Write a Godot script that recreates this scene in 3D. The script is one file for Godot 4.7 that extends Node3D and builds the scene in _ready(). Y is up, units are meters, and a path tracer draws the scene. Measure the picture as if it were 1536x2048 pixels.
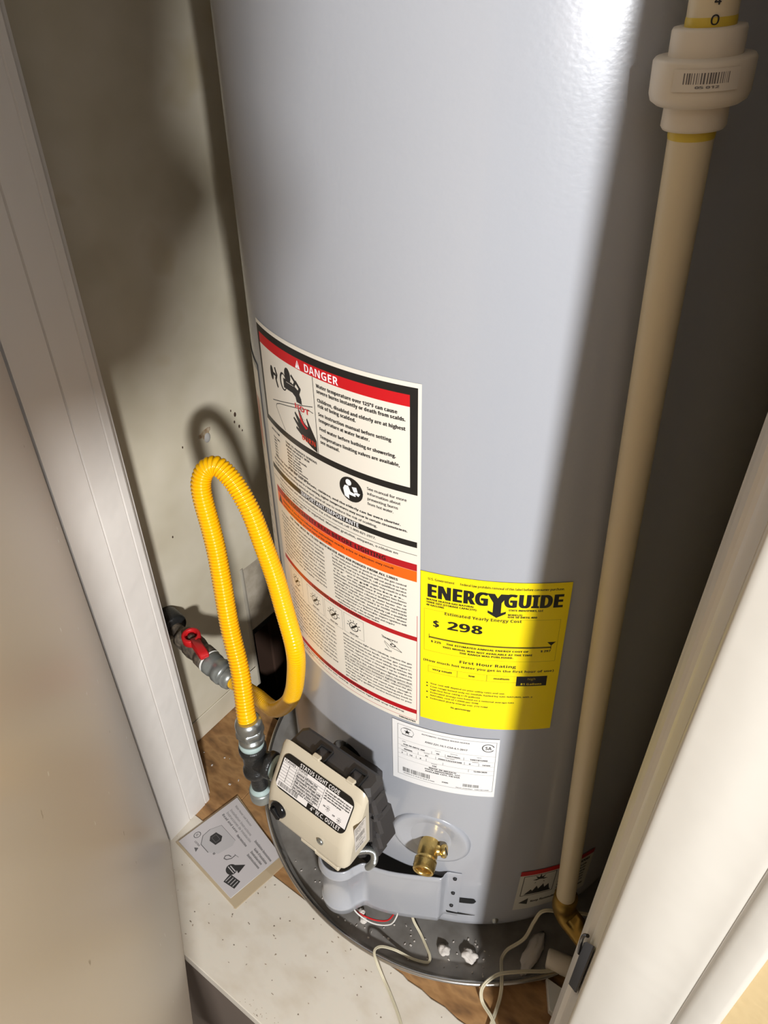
extends Node3D
# A gas water heater in its narrow closet, seen past the open door from above.
# World: closet opening faces +z, y = 0 is the closet floor, camera at x = z = 0.

const TANK := Vector3(-0.294, 0.0, -0.65)
const TR := 0.266
const FLEX := [Vector3(-0.2605, 0.2920, -0.3048), Vector3(-0.2577, 0.2893, -0.3119), Vector3(-0.2539, 0.2847, -0.3196), Vector3(-0.2503, 0.2788, -0.3259), Vector3(-0.2475, 0.2721, -0.3295), Vector3(-0.2462, 0.2635, -0.3304), Vector3(-0.2478, 0.2490, -0.3314), Vector3(-0.2578, 0.2175, -0.3387), Vector3(-0.2693, 0.1856, -0.3476)]
var M := {}
var rng := RandomNumberGenerator.new()

# ---------------------------------------------------------------- geometry
class Geo:
	var v := PackedVector3Array()
	var t := PackedVector2Array()
	var g := PackedInt32Array()
	var k := 0
	var s0 := 0

	func tri(a: Vector3, b: Vector3, c: Vector3, ua := Vector2.ZERO, ub := Vector2.ZERO, uc := Vector2.ZERO) -> void:
		v.append(a); v.append(b); v.append(c)
		t.append(ua); t.append(ub); t.append(uc)
		g.append(k)

	func begin() -> void:
		s0 = v.size()

	func flip() -> void:
		for i in range(s0, v.size(), 3):
			var a := v[i + 1]
			v[i + 1] = v[i + 2]
			v[i + 2] = a
			var b := t[i + 1]
			t[i + 1] = t[i + 2]
			t[i + 2] = b

	func closed() -> void:
		var o := Vector3.ZERO
		for i in range(s0, v.size()):
			o += v[i]
		o /= maxf(1.0, v.size() - s0)
		var vol := 0.0
		for i in range(s0, v.size(), 3):
			vol += (v[i] - o).dot((v[i + 1] - o).cross(v[i + 2] - o))
		if vol > 0.0:
			flip()
		s0 = v.size()

	func away(p: Vector3) -> void:   # an open sheet whose front looks away from p
		var sgn := 0.0
		for i in range(s0, v.size(), 3):
			var n := (v[i + 2] - v[i]).cross(v[i + 1] - v[i])
			sgn += n.dot((v[i] + v[i + 1] + v[i + 2]) / 3.0 - p)
		if sgn < 0.0:
			flip()
		s0 = v.size()

	func grid(rows: Array, wrap := false) -> void:
		k += 1
		var nr := rows.size()
		for i in nr - 1:
			var a: PackedVector3Array = rows[i]
			var b: PackedVector3Array = rows[i + 1]
			var n := a.size()
			for j in (n if wrap else n - 1):
				var j2 := (j + 1) % n
				var v0 := float(i) / (nr - 1)
				var v1 := float(i + 1) / (nr - 1)
				var u0 := float(j) / (n - 1)
				var u1 := float(j + 1) / (n - 1)
				tri(a[j], a[j2], b[j2], Vector2(u0, v0), Vector2(u1, v0), Vector2(u1, v1))
				tri(a[j], b[j2], b[j], Vector2(u0, v0), Vector2(u1, v1), Vector2(u0, v1))

	func cap(r: PackedVector3Array, rev := false) -> void:
		k += 1
		var c := Vector3.ZERO
		for p in r:
			c += p
		c /= r.size()
		for i in r.size():
			var a := r[i]
			var b := r[(i + 1) % r.size()]
			if rev:
				tri(c, b, a)
			else:
				tri(c, a, b)

	# a solid from rings; hard: each band keeps its own edge
	func loft(rows: Array, hard := false, caps := true) -> void:
		begin()
		if hard:
			for i in rows.size() - 1:
				grid([rows[i], rows[i + 1]], true)
		else:
			grid(rows, true)
		if caps:
			cap(rows[0], true)
			cap(rows[rows.size() - 1], false)
		closed()

	func tube(path: PackedVector3Array, rad, seg := 12, caps := true) -> void:
		var rows := []
		var n := path.size()
		var up := Vector3.UP
		var d0 := (path[1] - path[0]).normalized()
		if absf(d0.dot(up)) > 0.9:
			up = Vector3.RIGHT
		var x := up.cross(d0).normalized()
		for i in n:
			var d := (path[mini(i + 1, n - 1)] - path[maxi(i - 1, 0)]).normalized()
			x = (x - d * x.dot(d)).normalized()
			var y := d.cross(x)
			var r: float = rad if rad is float else rad[i]
			var ring := PackedVector3Array()
			for j in seg:
				var a := TAU * j / seg
				ring.append(path[i] + (x * cos(a) + y * sin(a)) * r)
			rows.append(ring)
		loft(rows, false, caps)

	# profile points: x = radius, y = height along the local y axis; equal points split the smoothing
	func lathe(prof: Array, xf := Transform3D(), seg := 32, caps := true, sides := 0) -> void:
		begin()
		var rows := []
		for p in prof:
			var ring := PackedVector3Array()
			for j in seg:
				var a := TAU * j / seg
				var r: float = p.x
				if sides > 0:
					var w := fposmod(a, TAU / sides) - PI / sides
					r = p.x / cos(w) * cos(PI / sides)
				ring.append(xf * Vector3(r * cos(a), p.y, r * sin(a)))
			rows.append(ring)
		var part := [rows[0]]
		for i in range(1, rows.size()):
			var q: Vector2 = prof[i]
			if q.is_equal_approx(prof[i - 1]):
				grid(part, true)
				part = [rows[i]]
			else:
				part.append(rows[i])
		grid(part, true)
		if caps:
			if prof[0].x > 0.00001:
				cap(rows[0], true)
			if prof[prof.size() - 1].x > 0.00001:
				cap(rows[rows.size() - 1], false)
		closed()

	# box with chamfered edges
	func box(size: Vector3, xf := Transform3D(), bev := 0.002) -> void:
		var h := size / 2.0
		var b := minf(bev, minf(h.x, minf(h.y, h.z)) * 0.9)
		var rows := []
		for q in [[-h.y, b], [-h.y + b, 0.0], [h.y - b, 0.0], [h.y, b]]:
			var ring := PackedVector3Array()
			var e: float = q[1]
			var X := h.x - e
			var Z := h.z - e
			for c in [[X, Z - b], [X - b, Z], [-X + b, Z], [-X, Z - b], [-X, -Z + b], [-X + b, -Z], [X - b, -Z], [X, -Z + b]]:
				ring.append(xf * Vector3(c[0], q[0], c[1]))
			rows.append(ring)
		begin()
		for i in rows.size() - 1:
			for j in 8:
				k += 1
				var j2 := (j + 1) % 8
				tri(rows[i][j], rows[i][j2], rows[i + 1][j2])
				tri(rows[i][j], rows[i + 1][j2], rows[i + 1][j])
		cap(rows[0], true)
		cap(rows[3], false)
		closed()

	# outline in local xy pushed along local z; groups of sides are smoothed when soft
	func prism(poly: PackedVector2Array, depth: float, xf := Transform3D(), soft := false, bev := 0.0) -> void:
		begin()
		var levels := [[0.0, bev], [bev, 0.0], [depth - bev, 0.0], [depth, bev]] if bev > 0.0 else [[0.0, 0.0], [depth, 0.0]]
		var rows := []
		var outs := []
		var n := poly.size()
		var area := 0.0
		for i in n:
			area += poly[i].cross(poly[(i + 1) % n])
		var sg := 1.0 if area > 0.0 else -1.0
		for q in levels:
			var o := PackedVector2Array()
			var ring := PackedVector3Array()
			for i in n:
				var p := poly[i]
				if q[1] > 0.0:
					var d1 := (p - poly[(i + n - 1) % n]).normalized()
					var d2 := (poly[(i + 1) % n] - p).normalized()
					var m := (d1.orthogonal() + d2.orthogonal()).normalized()
					p -= m * q[1] * sg
				o.append(p)
				ring.append(xf * Vector3(p.x, p.y, q[0]))
			outs.append(o)
			rows.append(ring)
		for i in rows.size() - 1:
			if soft:
				grid([rows[i], rows[i + 1]], true)
			else:
				for j in n:
					k += 1
					var j2 := (j + 1) % n
					tri(rows[i][j], rows[i][j2], rows[i + 1][j2])
					tri(rows[i][j], rows[i + 1][j2], rows[i + 1][j])
		closed()
		var idx := Geometry2D.triangulate_polygon(outs[0])
		for e in [0, rows.size() - 1]:
			k += 1
			var want: Vector3 = xf.basis.z * (-1.0 if e == 0 else 1.0)
			for i in range(0, idx.size(), 3):
				var a: Vector3 = rows[e][idx[i]]
				var b: Vector3 = rows[e][idx[i + 1]]
				var c: Vector3 = rows[e][idx[i + 2]]
				if (c - a).cross(b - a).dot(want) > 0.0:
					tri(a, b, c)
				else:
					tri(a, c, b)
		s0 = v.size()

	func ball(c: Vector3, r: Vector3, seg := 12) -> void:
		var prof := []
		for i in seg + 1:
			var a := -PI / 2 + PI * i / seg
			prof.append(Vector2(maxf(0.0, cos(a)), sin(a)))
		lathe(prof, Transform3D(Basis.from_scale(r), c), seg * 2, false)

	func mesh(uvs := false) -> ArrayMesh:
		var st := SurfaceTool.new()
		st.begin(Mesh.PRIMITIVE_TRIANGLES)
		for i in v.size():
			st.set_smooth_group(g[i / 3])
			if uvs:
				st.set_uv(t[i])
			st.add_vertex(v[i])
		st.generate_normals()
		return st.commit()


# ---------------------------------------------------------------- naming and tags
var used := {}

func numbered(called: String) -> String:
	if not used.has(called):
		used[called] = 0
		return called
	used[called] += 1
	return "%s_%03d" % [called, used[called]]

func thing(called: String, label: String, category: String, at := Vector3.ZERO, group := "") -> Node3D:
	var o := Node3D.new()
	o.name = numbered(called)
	o.position = at
	add_child(o)
	tag(o, label, category, group)
	return o

func tag(o: Node3D, label: String, category: String, group := "") -> void:
	o.set_meta("label", label)
	o.set_meta("category", category)
	if group:
		o.set_meta("group", group)

# shapes are computed in world coordinates; a child mesh is moved back by its thing's base
func obj(called: String, geo: Geo, m: Material, parent: Node3D = self, uvs := false, label := "") -> MeshInstance3D:
	var o := MeshInstance3D.new()
	o.name = called if parent != self else numbered(called)
	var base := Vector3.ZERO
	var p: Node = parent
	while p != self:
		base += (p as Node3D).position
		p = p.get_parent()
	for i in geo.v.size():
		geo.v[i] -= base
	o.mesh = geo.mesh(uvs)
	o.material_override = null
	o.mesh.surface_set_material(0, m)
	o.cast_shadow = GeometryInstance3D.SHADOW_CASTING_SETTING_ON
	parent.add_child(o, true)
	if label:
		o.set_meta("label", label)
	return o

func struct(called: String, geo: Geo, m: Material, label := "", uvs := false) -> MeshInstance3D:
	var o := obj(called, geo, m, self, uvs)
	o.set_meta("kind", "structure")
	if label:
		o.set_meta("label", label)
	return o

# ---------------------------------------------------------------- materials
func mat(c: Color, rough := 0.6, metal := 0.0) -> StandardMaterial3D:
	var m := StandardMaterial3D.new()
	m.albedo_color = c
	m.roughness = rough
	m.metallic = metal
	return m

func rgb(r: float, g: float, b: float) -> Color:
	return Color(r / 255.0, g / 255.0, b / 255.0)

func bump(m: StandardMaterial3D, seed_: int, freq: float, scale: float, strength: float, size := 256) -> void:
	var n := FastNoiseLite.new()
	n.seed = seed_
	n.frequency = freq
	n.fractal_octaves = 3
	var t := NoiseTexture2D.new()
	t.width = size
	t.height = size
	t.seamless = true
	t.as_normal_map = true
	t.bump_strength = strength
	t.noise = n
	m.normal_enabled = true
	m.normal_texture = t
	m.uv1_triplanar = true
	m.uv1_world_triplanar = true
	m.uv1_scale = Vector3.ONE * scale

# mottled colour laid in world space
func mottle(m: StandardMaterial3D, seed_: int, freq: float, scale: Vector3, stops: Array, octaves := 4, size := 512) -> void:
	var n := FastNoiseLite.new()
	n.seed = seed_
	n.frequency = freq
	n.fractal_octaves = octaves
	n.fractal_gain = 0.55
	var gr := Gradient.new()
	gr.offsets = PackedFloat32Array(stops.map(func(s): return s[0]))
	gr.colors = PackedColorArray(stops.map(func(s): return s[1]))
	var t := NoiseTexture2D.new()
	t.width = size
	t.height = size
	t.seamless = true
	t.color_ramp = gr
	t.noise = n
	m.albedo_texture = t
	m.albedo_color = Color.WHITE
	m.uv1_triplanar = true
	m.uv1_world_triplanar = true
	m.uv1_scale = scale

func printed(im: Image, rough := 0.45) -> StandardMaterial3D:
	var m := StandardMaterial3D.new()
	m.albedo_texture = ImageTexture.create_from_image(im)
	m.roughness = rough
	m.clearcoat_enabled = true
	m.clearcoat = 0.3
	m.clearcoat_roughness = 0.15
	m.texture_repeat = false
	return m

# ---------------------------------------------------------------- lettering in textures
class Ink:
	var im: Image
	static var atlas := {}

	func _init(w: int, h: int, c: Color) -> void:
		im = Image.create_empty(w, h, false, Image.FORMAT_RGBA8)
		im.fill(c)

	static func face(bold: bool, mono: bool, serif: bool) -> Array:
		var key := "%s%s%s" % [bold, mono, serif]
		if not atlas.has(key):
			var f := SystemFont.new()
			f.font_names = PackedStringArray(["Droid Sans Mono" if mono else "Droid Serif" if serif else "Droid Sans"])
			f.font_weight = 700 if bold else 400
			atlas[key] = [f, f.get_rids()]
		return atlas[key]

	# one line of text as its own picture
	static func line(s: String, px: int, c: Color, bold := false, mono := false, serif := false) -> Image:
		var ts := TextServerManager.get_primary_interface()
		var rids: Array[RID] = []
		rids.assign(face(bold, mono, serif)[1])
		var sh := ts.create_shaped_text()
		ts.shaped_text_add_string(sh, s, rids, px)
		var gl := ts.shaped_text_get_glyphs(sh)
		var w := 0.0
		for q in gl:
			w += q.advance
		var out := Image.create_empty(maxi(1, int(w) + 4), int(px * 1.4), false, Image.FORMAT_RGBA8)
		out.fill(Color(c, 0.0))
		var x := 1.0
		var sz := Vector2i(px, 0)
		for q in gl:
			var fr: RID = q.font_rid
			ts.font_render_glyph(fr, sz, q.index)
			var pg := ts.font_get_glyph_texture_idx(fr, sz, q.index)
			if pg >= 0:
				var key := "%s|%d|%d|%d" % [fr.get_id(), px, pg, q.index]
				if not atlas.has(key):
					var rect := Rect2i(ts.font_get_glyph_uv_rect(fr, sz, q.index))
					var full := ts.font_get_texture_image(fr, sz, pg)
					var cut := full.get_region(rect)
					cut.convert(Image.FORMAT_RGBA8)
					atlas[key] = cut
				var mask: Image = atlas[key]
				var off := ts.font_get_glyph_offset(fr, sz, q.index)
				Ink.lay(out, mask, c, Vector2i(int(round(x + off.x)), int(round(px * 1.05 + off.y))))
			x += q.advance
		ts.free_rid(sh)
		return out

	static func lay(out: Image, mask: Image, c: Color, at: Vector2i) -> void:
		for yy in mask.get_height():
			for xx in mask.get_width():
				var a := mask.get_pixel(xx, yy).a
				if a > 0.02:
					var p := at + Vector2i(xx, yy)
					if p.x >= 0 and p.y >= 0 and p.x < out.get_width() and p.y < out.get_height():
						var o := out.get_pixel(p.x, p.y).a
						out.set_pixel(p.x, p.y, Color(c, maxf(a, o)))

	# text whose capitals stand about h pixels high with the line centred on y; width w > 0 stretches it
	func text(s: String, x: float, y: float, h: float, c: Color, bold := false, w := 0.0, align := 0, serif := false, spin := 0) -> void:
		var px := maxi(6, int(round(h / 0.72)))
		var l := Ink.line(s, px, c, bold, false, serif)
		if w > 0.0:
			l.resize(maxi(2, int(w)), l.get_height(), Image.INTERPOLATE_BILINEAR)
		var ox := x
		if align == 1:
			ox -= l.get_width() / 2.0
		elif align == 2:
			ox -= l.get_width()
		if h < 16.0:
			im.blend_rect(l, Rect2i(Vector2i.ZERO, l.get_size()), Vector2i(int(ox) + 1, int(y - px * 1.05 + px * 0.36)))
		if spin:
			l.rotate_90(CLOCKWISE)
			im.blend_rect(l, Rect2i(Vector2i.ZERO, l.get_size()), Vector2i(int(x - px * 0.5), int(y)))
		else:
			im.blend_rect(l, Rect2i(Vector2i.ZERO, l.get_size()), Vector2i(int(ox), int(y - px * 1.05 + px * 0.36)))

	func para(lines: Array, x: float, y: float, dy: float, h: float, c: Color, bold := false, w := 0.0) -> void:
		for i in lines.size():
			if lines[i] != "":
				text(lines[i], x, y + dy * i, h, c, bold, w if w > 0.0 and i < lines.size() - 1 else 0.0)

	func rect(x: float, y: float, w: float, h: float, c: Color) -> void:
		im.fill_rect(Rect2i(int(x), int(y), maxi(1, int(w)), maxi(1, int(h))), c)

	func frame(x: float, y: float, w: float, h: float, b: float, c: Color) -> void:
		rect(x, y, w, b, c)
		rect(x, y + h - b, w, b, c)
		rect(x, y, b, h, c)
		rect(x + w - b, y, b, h, c)

	func poly(pts: Array, c: Color) -> void:
		var P := PackedVector2Array(pts)
		var y0 := int(1e6)
		var y1 := 0
		for p in P:
			y0 = mini(y0, int(p.y))
			y1 = maxi(y1, int(p.y) + 1)
		for y in range(maxi(0, y0), mini(im.get_height(), y1 + 1)):
			var xs := []
			for i in P.size():
				var a := P[i]
				var b := P[(i + 1) % P.size()]
				var yy := y + 0.5
				if (a.y <= yy) != (b.y <= yy):
					xs.append(a.x + (b.x - a.x) * (yy - a.y) / (b.y - a.y))
			xs.sort()
			for i in range(0, xs.size() - 1, 2):
				var w := int(xs[i + 1]) - int(xs[i])
				if w > 0:
					im.fill_rect(Rect2i(int(xs[i]), y, w, 1), c)

	func oval(cx: float, cy: float, rx: float, ry: float, c: Color) -> void:
		var p := []
		for i in 40:
			p.append(Vector2(cx + rx * cos(TAU * i / 40), cy + ry * sin(TAU * i / 40)))
		poly(p, c)

	func stroke(pts: Array, w: float, c: Color) -> void:
		for i in pts.size() - 1:
			var a: Vector2 = pts[i]
			var b: Vector2 = pts[i + 1]
			var n := (b - a).orthogonal().normalized() * maxf(w, 1.4) / 2.0
			poly([a + n, b + n, b - n, a - n], c)
			if w > 3.0:
				oval(b.x, b.y, w / 2, w / 2, c)

	func bars(x: float, y: float, w: float, h: float, c: Color, seed_: int) -> void:
		var r := RandomNumberGenerator.new()
		r.seed = seed_
		var X := x
		while X < x + w:
			var b := r.randi_range(1, 4)
			rect(X, y, b, h, c)
			X += b + r.randi_range(2, 4)


func V(x: float, y: float) -> Vector2:
	return Vector2(x, y)

# ---------------------------------------------------------------- the labels' print
const CREAM := Color(0.93, 0.905, 0.845)
const BLK := Color(0.075, 0.075, 0.075)

func danger_print() -> Image:
	var W := 900.0
	var H := 1728.0
	var k := Ink.new(900, 1728, CREAM)
	var red := Color(0.80, 0.02, 0.09)
	var dred := Color(0.70, 0.02, 0.09)
	var orange := Color(1.0, 0.40, 0.02)
	# upper panel
	k.rect(0.004 * W, 0.010 * H, 0.983 * W, 0.245 * H, BLK)
	k.rect(0.030 * W, 0.028 * H, 0.924 * W, 0.211 * H, CREAM)
	k.rect(0.030 * W, 0.027 * H, 0.924 * W, 0.026 * H, red)
	k.poly([V(0.372 * W, 0.0505 * H), V(0.389 * W, 0.031 * H), V(0.406 * W, 0.0505 * H)], Color.WHITE)
	k.rect(0.3875 * W, 0.037 * H, 3, 12, red)
	k.rect(0.3875 * W, 0.0465 * H, 3, 4, red)
	k.text("DANGER", 0.43 * W, 0.0405 * H, 31, Color.WHITE, true, 0.205 * W)
	k.rect(0.483 * W, 0.053 * H, 3, 0.188 * H, BLK)
	var ls := ["Water temperature over 125°F can cause", "severe burns instantly or death from scalds.", "Children, disabled and elderly are at highest", "risk of being scalded.", "See instruction manual before setting", "temperature at water heater.", "Feel water before bathing or showering.", "Temperature limiting valves are available,", "see manual."]
	var vs := [0.069, 0.082, 0.1025, 0.1155, 0.136, 0.150, 0.171, 0.190, 0.204]
	var ws := [0.403, 0.437, 0.437, 0.213, 0.375, 0.276, 0.395, 0.412, 0.116]
	for i in 9:
		k.text(ls[i], 0.502 * W, vs[i] * H, 13.5, BLK, true, ws[i] * W)
	# tap, tub and hand
	k.oval(0.150 * W, 0.104 * H, 15, 30, BLK)
	k.rect(0.166 * W, 0.1 * H, 20, 12, BLK)
	k.stroke([V(0.185 * W, 0.085 * H), V(0.20 * W, 0.10 * H), V(0.188 * W, 0.113 * H), V(0.20 * W, 0.128 * H)], 13, BLK)
	k.oval(0.258 * W, 0.105 * H, 26, 38, BLK)
	k.oval(0.262 * W, 0.105 * H, 19, 31, CREAM)
	k.oval(0.30 * W, 0.083 * H, 22, 32, BLK)
	k.stroke([V(0.33 * W, 0.076 * H), V(0.36 * W, 0.088 * H), V(0.345 * W, 0.099 * H)], 12, BLK)
	k.stroke([V(0.36 * W, 0.085 * H), V(0.39 * W, 0.098 * H), V(0.375 * W, 0.113 * H)], 13, BLK)
	k.poly([V(0.262 * W, 0.095 * H), V(0.33 * W, 0.094 * H), V(0.375 * W, 0.104 * H), V(0.395 * W, 0.122 * H), V(0.397 * W, 0.135 * H), V(0.358 * W, 0.135 * H), V(0.352 * W, 0.124 * H), V(0.33 * W, 0.118 * H), V(0.262 * W, 0.118 * H)], BLK)
	k.stroke([V(0.285 * W, 0.1 * H), V(0.345 * W, 0.1 * H)], 2, CREAM)
	rng.seed = 5
	for i in 90:
		var f := rng.randf()
		k.oval((0.362 + 0.012 * f + 0.035 * rng.randf() + 0.02 * f * rng.randf()) * W, (0.137 + 0.07 * f) * H, 1.6, 2.6, Color(0.62, 0.60, 0.60))
	k.stroke([V(0.127 * W, 0.177 * H), V(0.30 * W, 0.150 * H), V(0.47 * W, 0.1255 * H)], 3, BLK)
	k.stroke([V(0.47 * W, 0.141 * H), V(0.44 * W, 0.1385 * H), V(0.20 * W, 0.172 * H), V(0.165 * W, 0.180 * H), V(0.158 * W, 0.188 * H), V(0.23 * W, 0.235 * H)], 3, BLK)
	k.text("HOT", 0.335 * W, 0.146 * H, 22, red, true, 0.115 * W)
	k.poly([V(0.478 * W, 0.238 * H), V(0.478 * W, 0.208 * H), V(0.442 * W, 0.178 * H), V(0.424 * W, 0.162 * H), V(0.418 * W, 0.166 * H), V(0.428 * W, 0.184 * H), V(0.40 * W, 0.178 * H), V(0.372 * W, 0.152 * H), V(0.362 * W, 0.152 * H), V(0.372 * W, 0.176 * H), V(0.338 * W, 0.162 * H), V(0.332 * W, 0.167 * H), V(0.356 * W, 0.188 * H), V(0.325 * W, 0.178 * H), V(0.318 * W, 0.183 * H), V(0.358 * W, 0.202 * H), V(0.338 * W, 0.199 * H), V(0.334 * W, 0.205 * H), V(0.39 * W, 0.220 * H), V(0.44 * W, 0.232 * H)], BLK)
	k.poly([V(0.366 * W, 0.156 * H), V(0.398 * W, 0.181 * H), V(0.424 * W, 0.188 * H), V(0.41 * W, 0.193 * H), V(0.374 * W, 0.18 * H)], red)
	k.text("BURN", 0.37 * W, 0.2185 * H, 22, Color(0.86, 0.18, 0.02), true, 0.105 * W)
	# times
	k.text("TIME TO PRODUCE SERIOUS", 0.215 * W, 0.268 * H, 11, BLK, true, 0.255 * W)
	k.text("BURNS ON ADULT SKIN", 0.215 * W, 0.277 * H, 11, BLK, true, 0.2 * W)
	k.text("WATER TEMP", 0.06 * W, 0.268 * H, 10, BLK, true)
	var deg := ["Over 140°F", "140°F", "135°F", "130°F", "127°F", "125°F", "120°F"]
	var tim := ["About 1/2 second", "About 1 1/2 seconds", "About 3 seconds", "About 10 seconds", "About 30 seconds", "Less than 2 minutes", "More than 5 minutes"]
	for i in 7:
		k.text(deg[i], 0.075 * W, (0.287 + 0.0085 * i) * H, 9.5, BLK, true)
		k.text(tim[i], 0.222 * W, (0.287 + 0.0085 * i) * H, 9.5, BLK, true, 0.17 * W if i in [1, 5, 6] else 0.0)
	k.oval(0.667 * W, 0.294 * H, 57, 55, BLK)
	k.oval(0.655 * W, 0.277 * H, 14, 14, Color.WHITE)
	k.poly([V(0.632 * W, 0.288 * H), V(0.652 * W, 0.286 * H), V(0.664 * W, 0.300 * H), V(0.69 * W, 0.302 * H), V(0.69 * W, 0.309 * H), V(0.655 * W, 0.309 * H), V(0.655 * W, 0.321 * H), V(0.63 * W, 0.317 * H), V(0.623 * W, 0.298 * H)], Color.WHITE)
	k.poly([V(0.672 * W, 0.286 * H), V(0.697 * W, 0.283 * H), V(0.704 * W, 0.297 * H), V(0.716 * W, 0.297 * H), V(0.706 * W, 0.306 * H), V(0.684 * W, 0.301 * H)], Color.WHITE)
	k.stroke([V(0.679 * W, 0.299 * H), V(0.704 * W, 0.295 * H)], 2, BLK)
	var sm := ["See manual for more", "information about", "preventing burns", "from hot water."]
	for i in 4:
		k.text(sm[i], 0.75 * W, (0.2735 + 0.0133 * i) * H, 12.5, BLK, false, [0.192, 0.163, 0.152, 0.13][i] * W)
	k.text("Times for burns on the skin of infants, children, and the elderly can be even shorter.", 0.07 * W, 0.342 * H, 10, BLK, true, 0.845 * W)
	k.text("Mixing Valves: even when adjusted to a low setting, higher temperatures may occur in certain circumstances.", 0.05 * W, 0.355 * H, 10, BLK, true, 0.895 * W)
	k.text("Install (temperature limiting valves) at each point-of-use to reduce the risk of scalding.", 0.05 * W, 0.368 * H, 10, BLK, false, 0.75 * W)
	k.rect(0.012 * W, 0.3785 * H, 0.974 * W, 0.016 * H, BLK)
	k.text("IMPORTANT/IMPORTANTE", 0.315 * W, 0.387 * H, 19, Color.WHITE, true, 0.39 * W)
	k.text("Free instructions and safety information. For a free manual, call 1-800-821-2017.", 0.10 * W, 0.4035 * H, 10.5, BLK, false, 0.69 * W)
	k.rect(0.012 * W, 0.4155 * H, 0.974 * W, 2, BLK)
	k.text("Instrucciones e información de seguridad. Manuales gratuitos, etiquetas, o rótulos en", 0.09 * W, 0.4245 * H, 10.5, BLK, false, 0.81 * W)
	k.text("español, llame al 1-800-821-2017.", 0.09 * W, 0.435 * H, 10, BLK)
	k.rect(0.035 * W, 0.442 * H, 0.951 * W, 0.020 * H, dred)
	k.text("FOR YOUR SAFETY READ BEFORE LIGHTING", 0.12 * W, 0.4525 * H, 20, Color(0.10, 0.02, 0.03), true, 0.72 * W)
	k.rect(0.035 * W, 0.462 * H, 0.951 * W, 0.032 * H, orange)
	k.poly([V(0.045 * W, 0.491 * H), V(0.068 * W, 0.464 * H), V(0.091 * W, 0.491 * H)], BLK)
	k.text("WARNING: If you do not follow these instructions exactly, a fire or explosion may result", 0.10 * W, 0.4735 * H, 11, Color(0.12, 0.05, 0.02), false, 0.776 * W)
	k.text("causing property damage, personal injury or loss of life.", 0.10 * W, 0.486 * H, 11, Color(0.12, 0.05, 0.02), false, 0.43 * W)
	k.text("THE TANK MUST BE FILLED WITH WATER AND AIR PURGED FROM ALL LINES", 0.17 * W, 0.504 * H, 11.5, BLK, true, 0.725 * W)
	var left := ["A. This appliance does not have a pilot which must be lit", "by hand. Follow these instructions exactly.", "B. BEFORE LIGHTING smell all around the appliance", "area for gas. Be sure to smell next to the floor because", "some gas is heavier than air and will settle on the floor.", "WHAT TO DO IF YOU SMELL GAS", "Do not try to light any appliance. Do not use any", "phone in your building; do not touch any switch.", "Immediately call your gas supplier from a neighbor's", "phone. Follow the gas supplier's instructions.", "If you cannot reach your gas supplier, call the fire", "department."]
	k.para(left, 0.06 * W, 0.519 * H, 0.0124 * H, 9.5, BLK, false, 0.405 * W)
	var right := ["C. Use only your hand to push in or turn the gas control", "knob. Never use tools. If the knob will not push in or turn", "by hand, do not try to repair it, call a qualified service", "technician. Force or attempted repair may result in a fire", "or explosion.", "D. Do not use this appliance if any part has been", "underwater. Immediately contact a qualified installer or", "service agency to replace a flooded water heater. Do not", "attempt to repair the unit. It must be replaced!", "E. DO NOT USE THIS APPLIANCE IF THERE HAS BEEN", "AN IGNITION OF VAPORS. Immediately call a qualified", "service technician to inspect the appliance. Water", "heaters subjected to a flammable vapors ignition will", "show a discoloration on the air intake grid and require"]
	k.para(right, 0.518 * W, 0.515 * H, 0.0106 * H, 9.5, BLK, false, 0.42 * W)
	k.text("replacement of the entire water heater.", 0.535 * W, 0.6635 * H, 9.5, BLK)
	k.rect(0.035 * W, 0.671 * H, 0.953 * W, 0.0145 * H, dred)
	k.text("LIGHTING INSTRUCTIONS", 0.33 * W, 0.6785 * H, 16, Color(0.10, 0.02, 0.03), true, 0.36 * W)
	k.rect(0.986 * W, 0.60 * H, 2, 0.385 * H, dred)
	k.rect(0.035 * W, 0.985 * H, 0.953 * W, 2, dred)
	# small drawings
	for q in [[0.10, 0.693, 0.13], [0.28, 0.693, 0.14], [0.43, 0.693, 0.13], [0.57, 0.693, 0.127]]:
		k.frame(q[0] * W, q[1] * H, q[2] * W, 0.068 * H, 1.5, BLK)
		var c := V((q[0] + q[2] * 0.5) * W, 0.727 * H)
		k.oval(c.x, c.y, 26, 26, BLK)
		k.oval(c.x, c.y, 22, 22, CREAM)
		k.stroke([c + V(-14, 14), c + V(14, -14)], 10, BLK)
		k.stroke([c + V(-14, -10), c + V(10, 16)], 3, BLK)
		for a in 7:
			var d := Vector2.from_angle(PI + PI * a / 6.0)
			k.stroke([c + d * 30, c + d * 38], 4, BLK)
		k.text("PILOT OFF", c.x, 0.755 * H, 7, BLK, true, 0.0, 1)
	k.stroke([V(0.80 * W, 0.704 * H), V(0.85 * W, 0.716 * H), V(0.91 * W, 0.742 * H), V(0.85 * W, 0.736 * H), V(0.815 * W, 0.722 * H)], 2.5, BLK)
	k.oval(0.862 * W, 0.727 * H, 14, 9, BLK)
	k.oval(0.862 * W, 0.727 * H, 8, 5, CREAM)
	k.stroke([V(0.815 * W, 0.726 * H), V(0.84 * W, 0.744 * H)], 2, BLK)
	k.text("THERMOPILE", 0.80 * W, 0.7105 * H, 9, BLK, false, 0.09 * W)
	k.text("PILOT", 0.815 * W, 0.7515 * H, 9, BLK)
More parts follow.
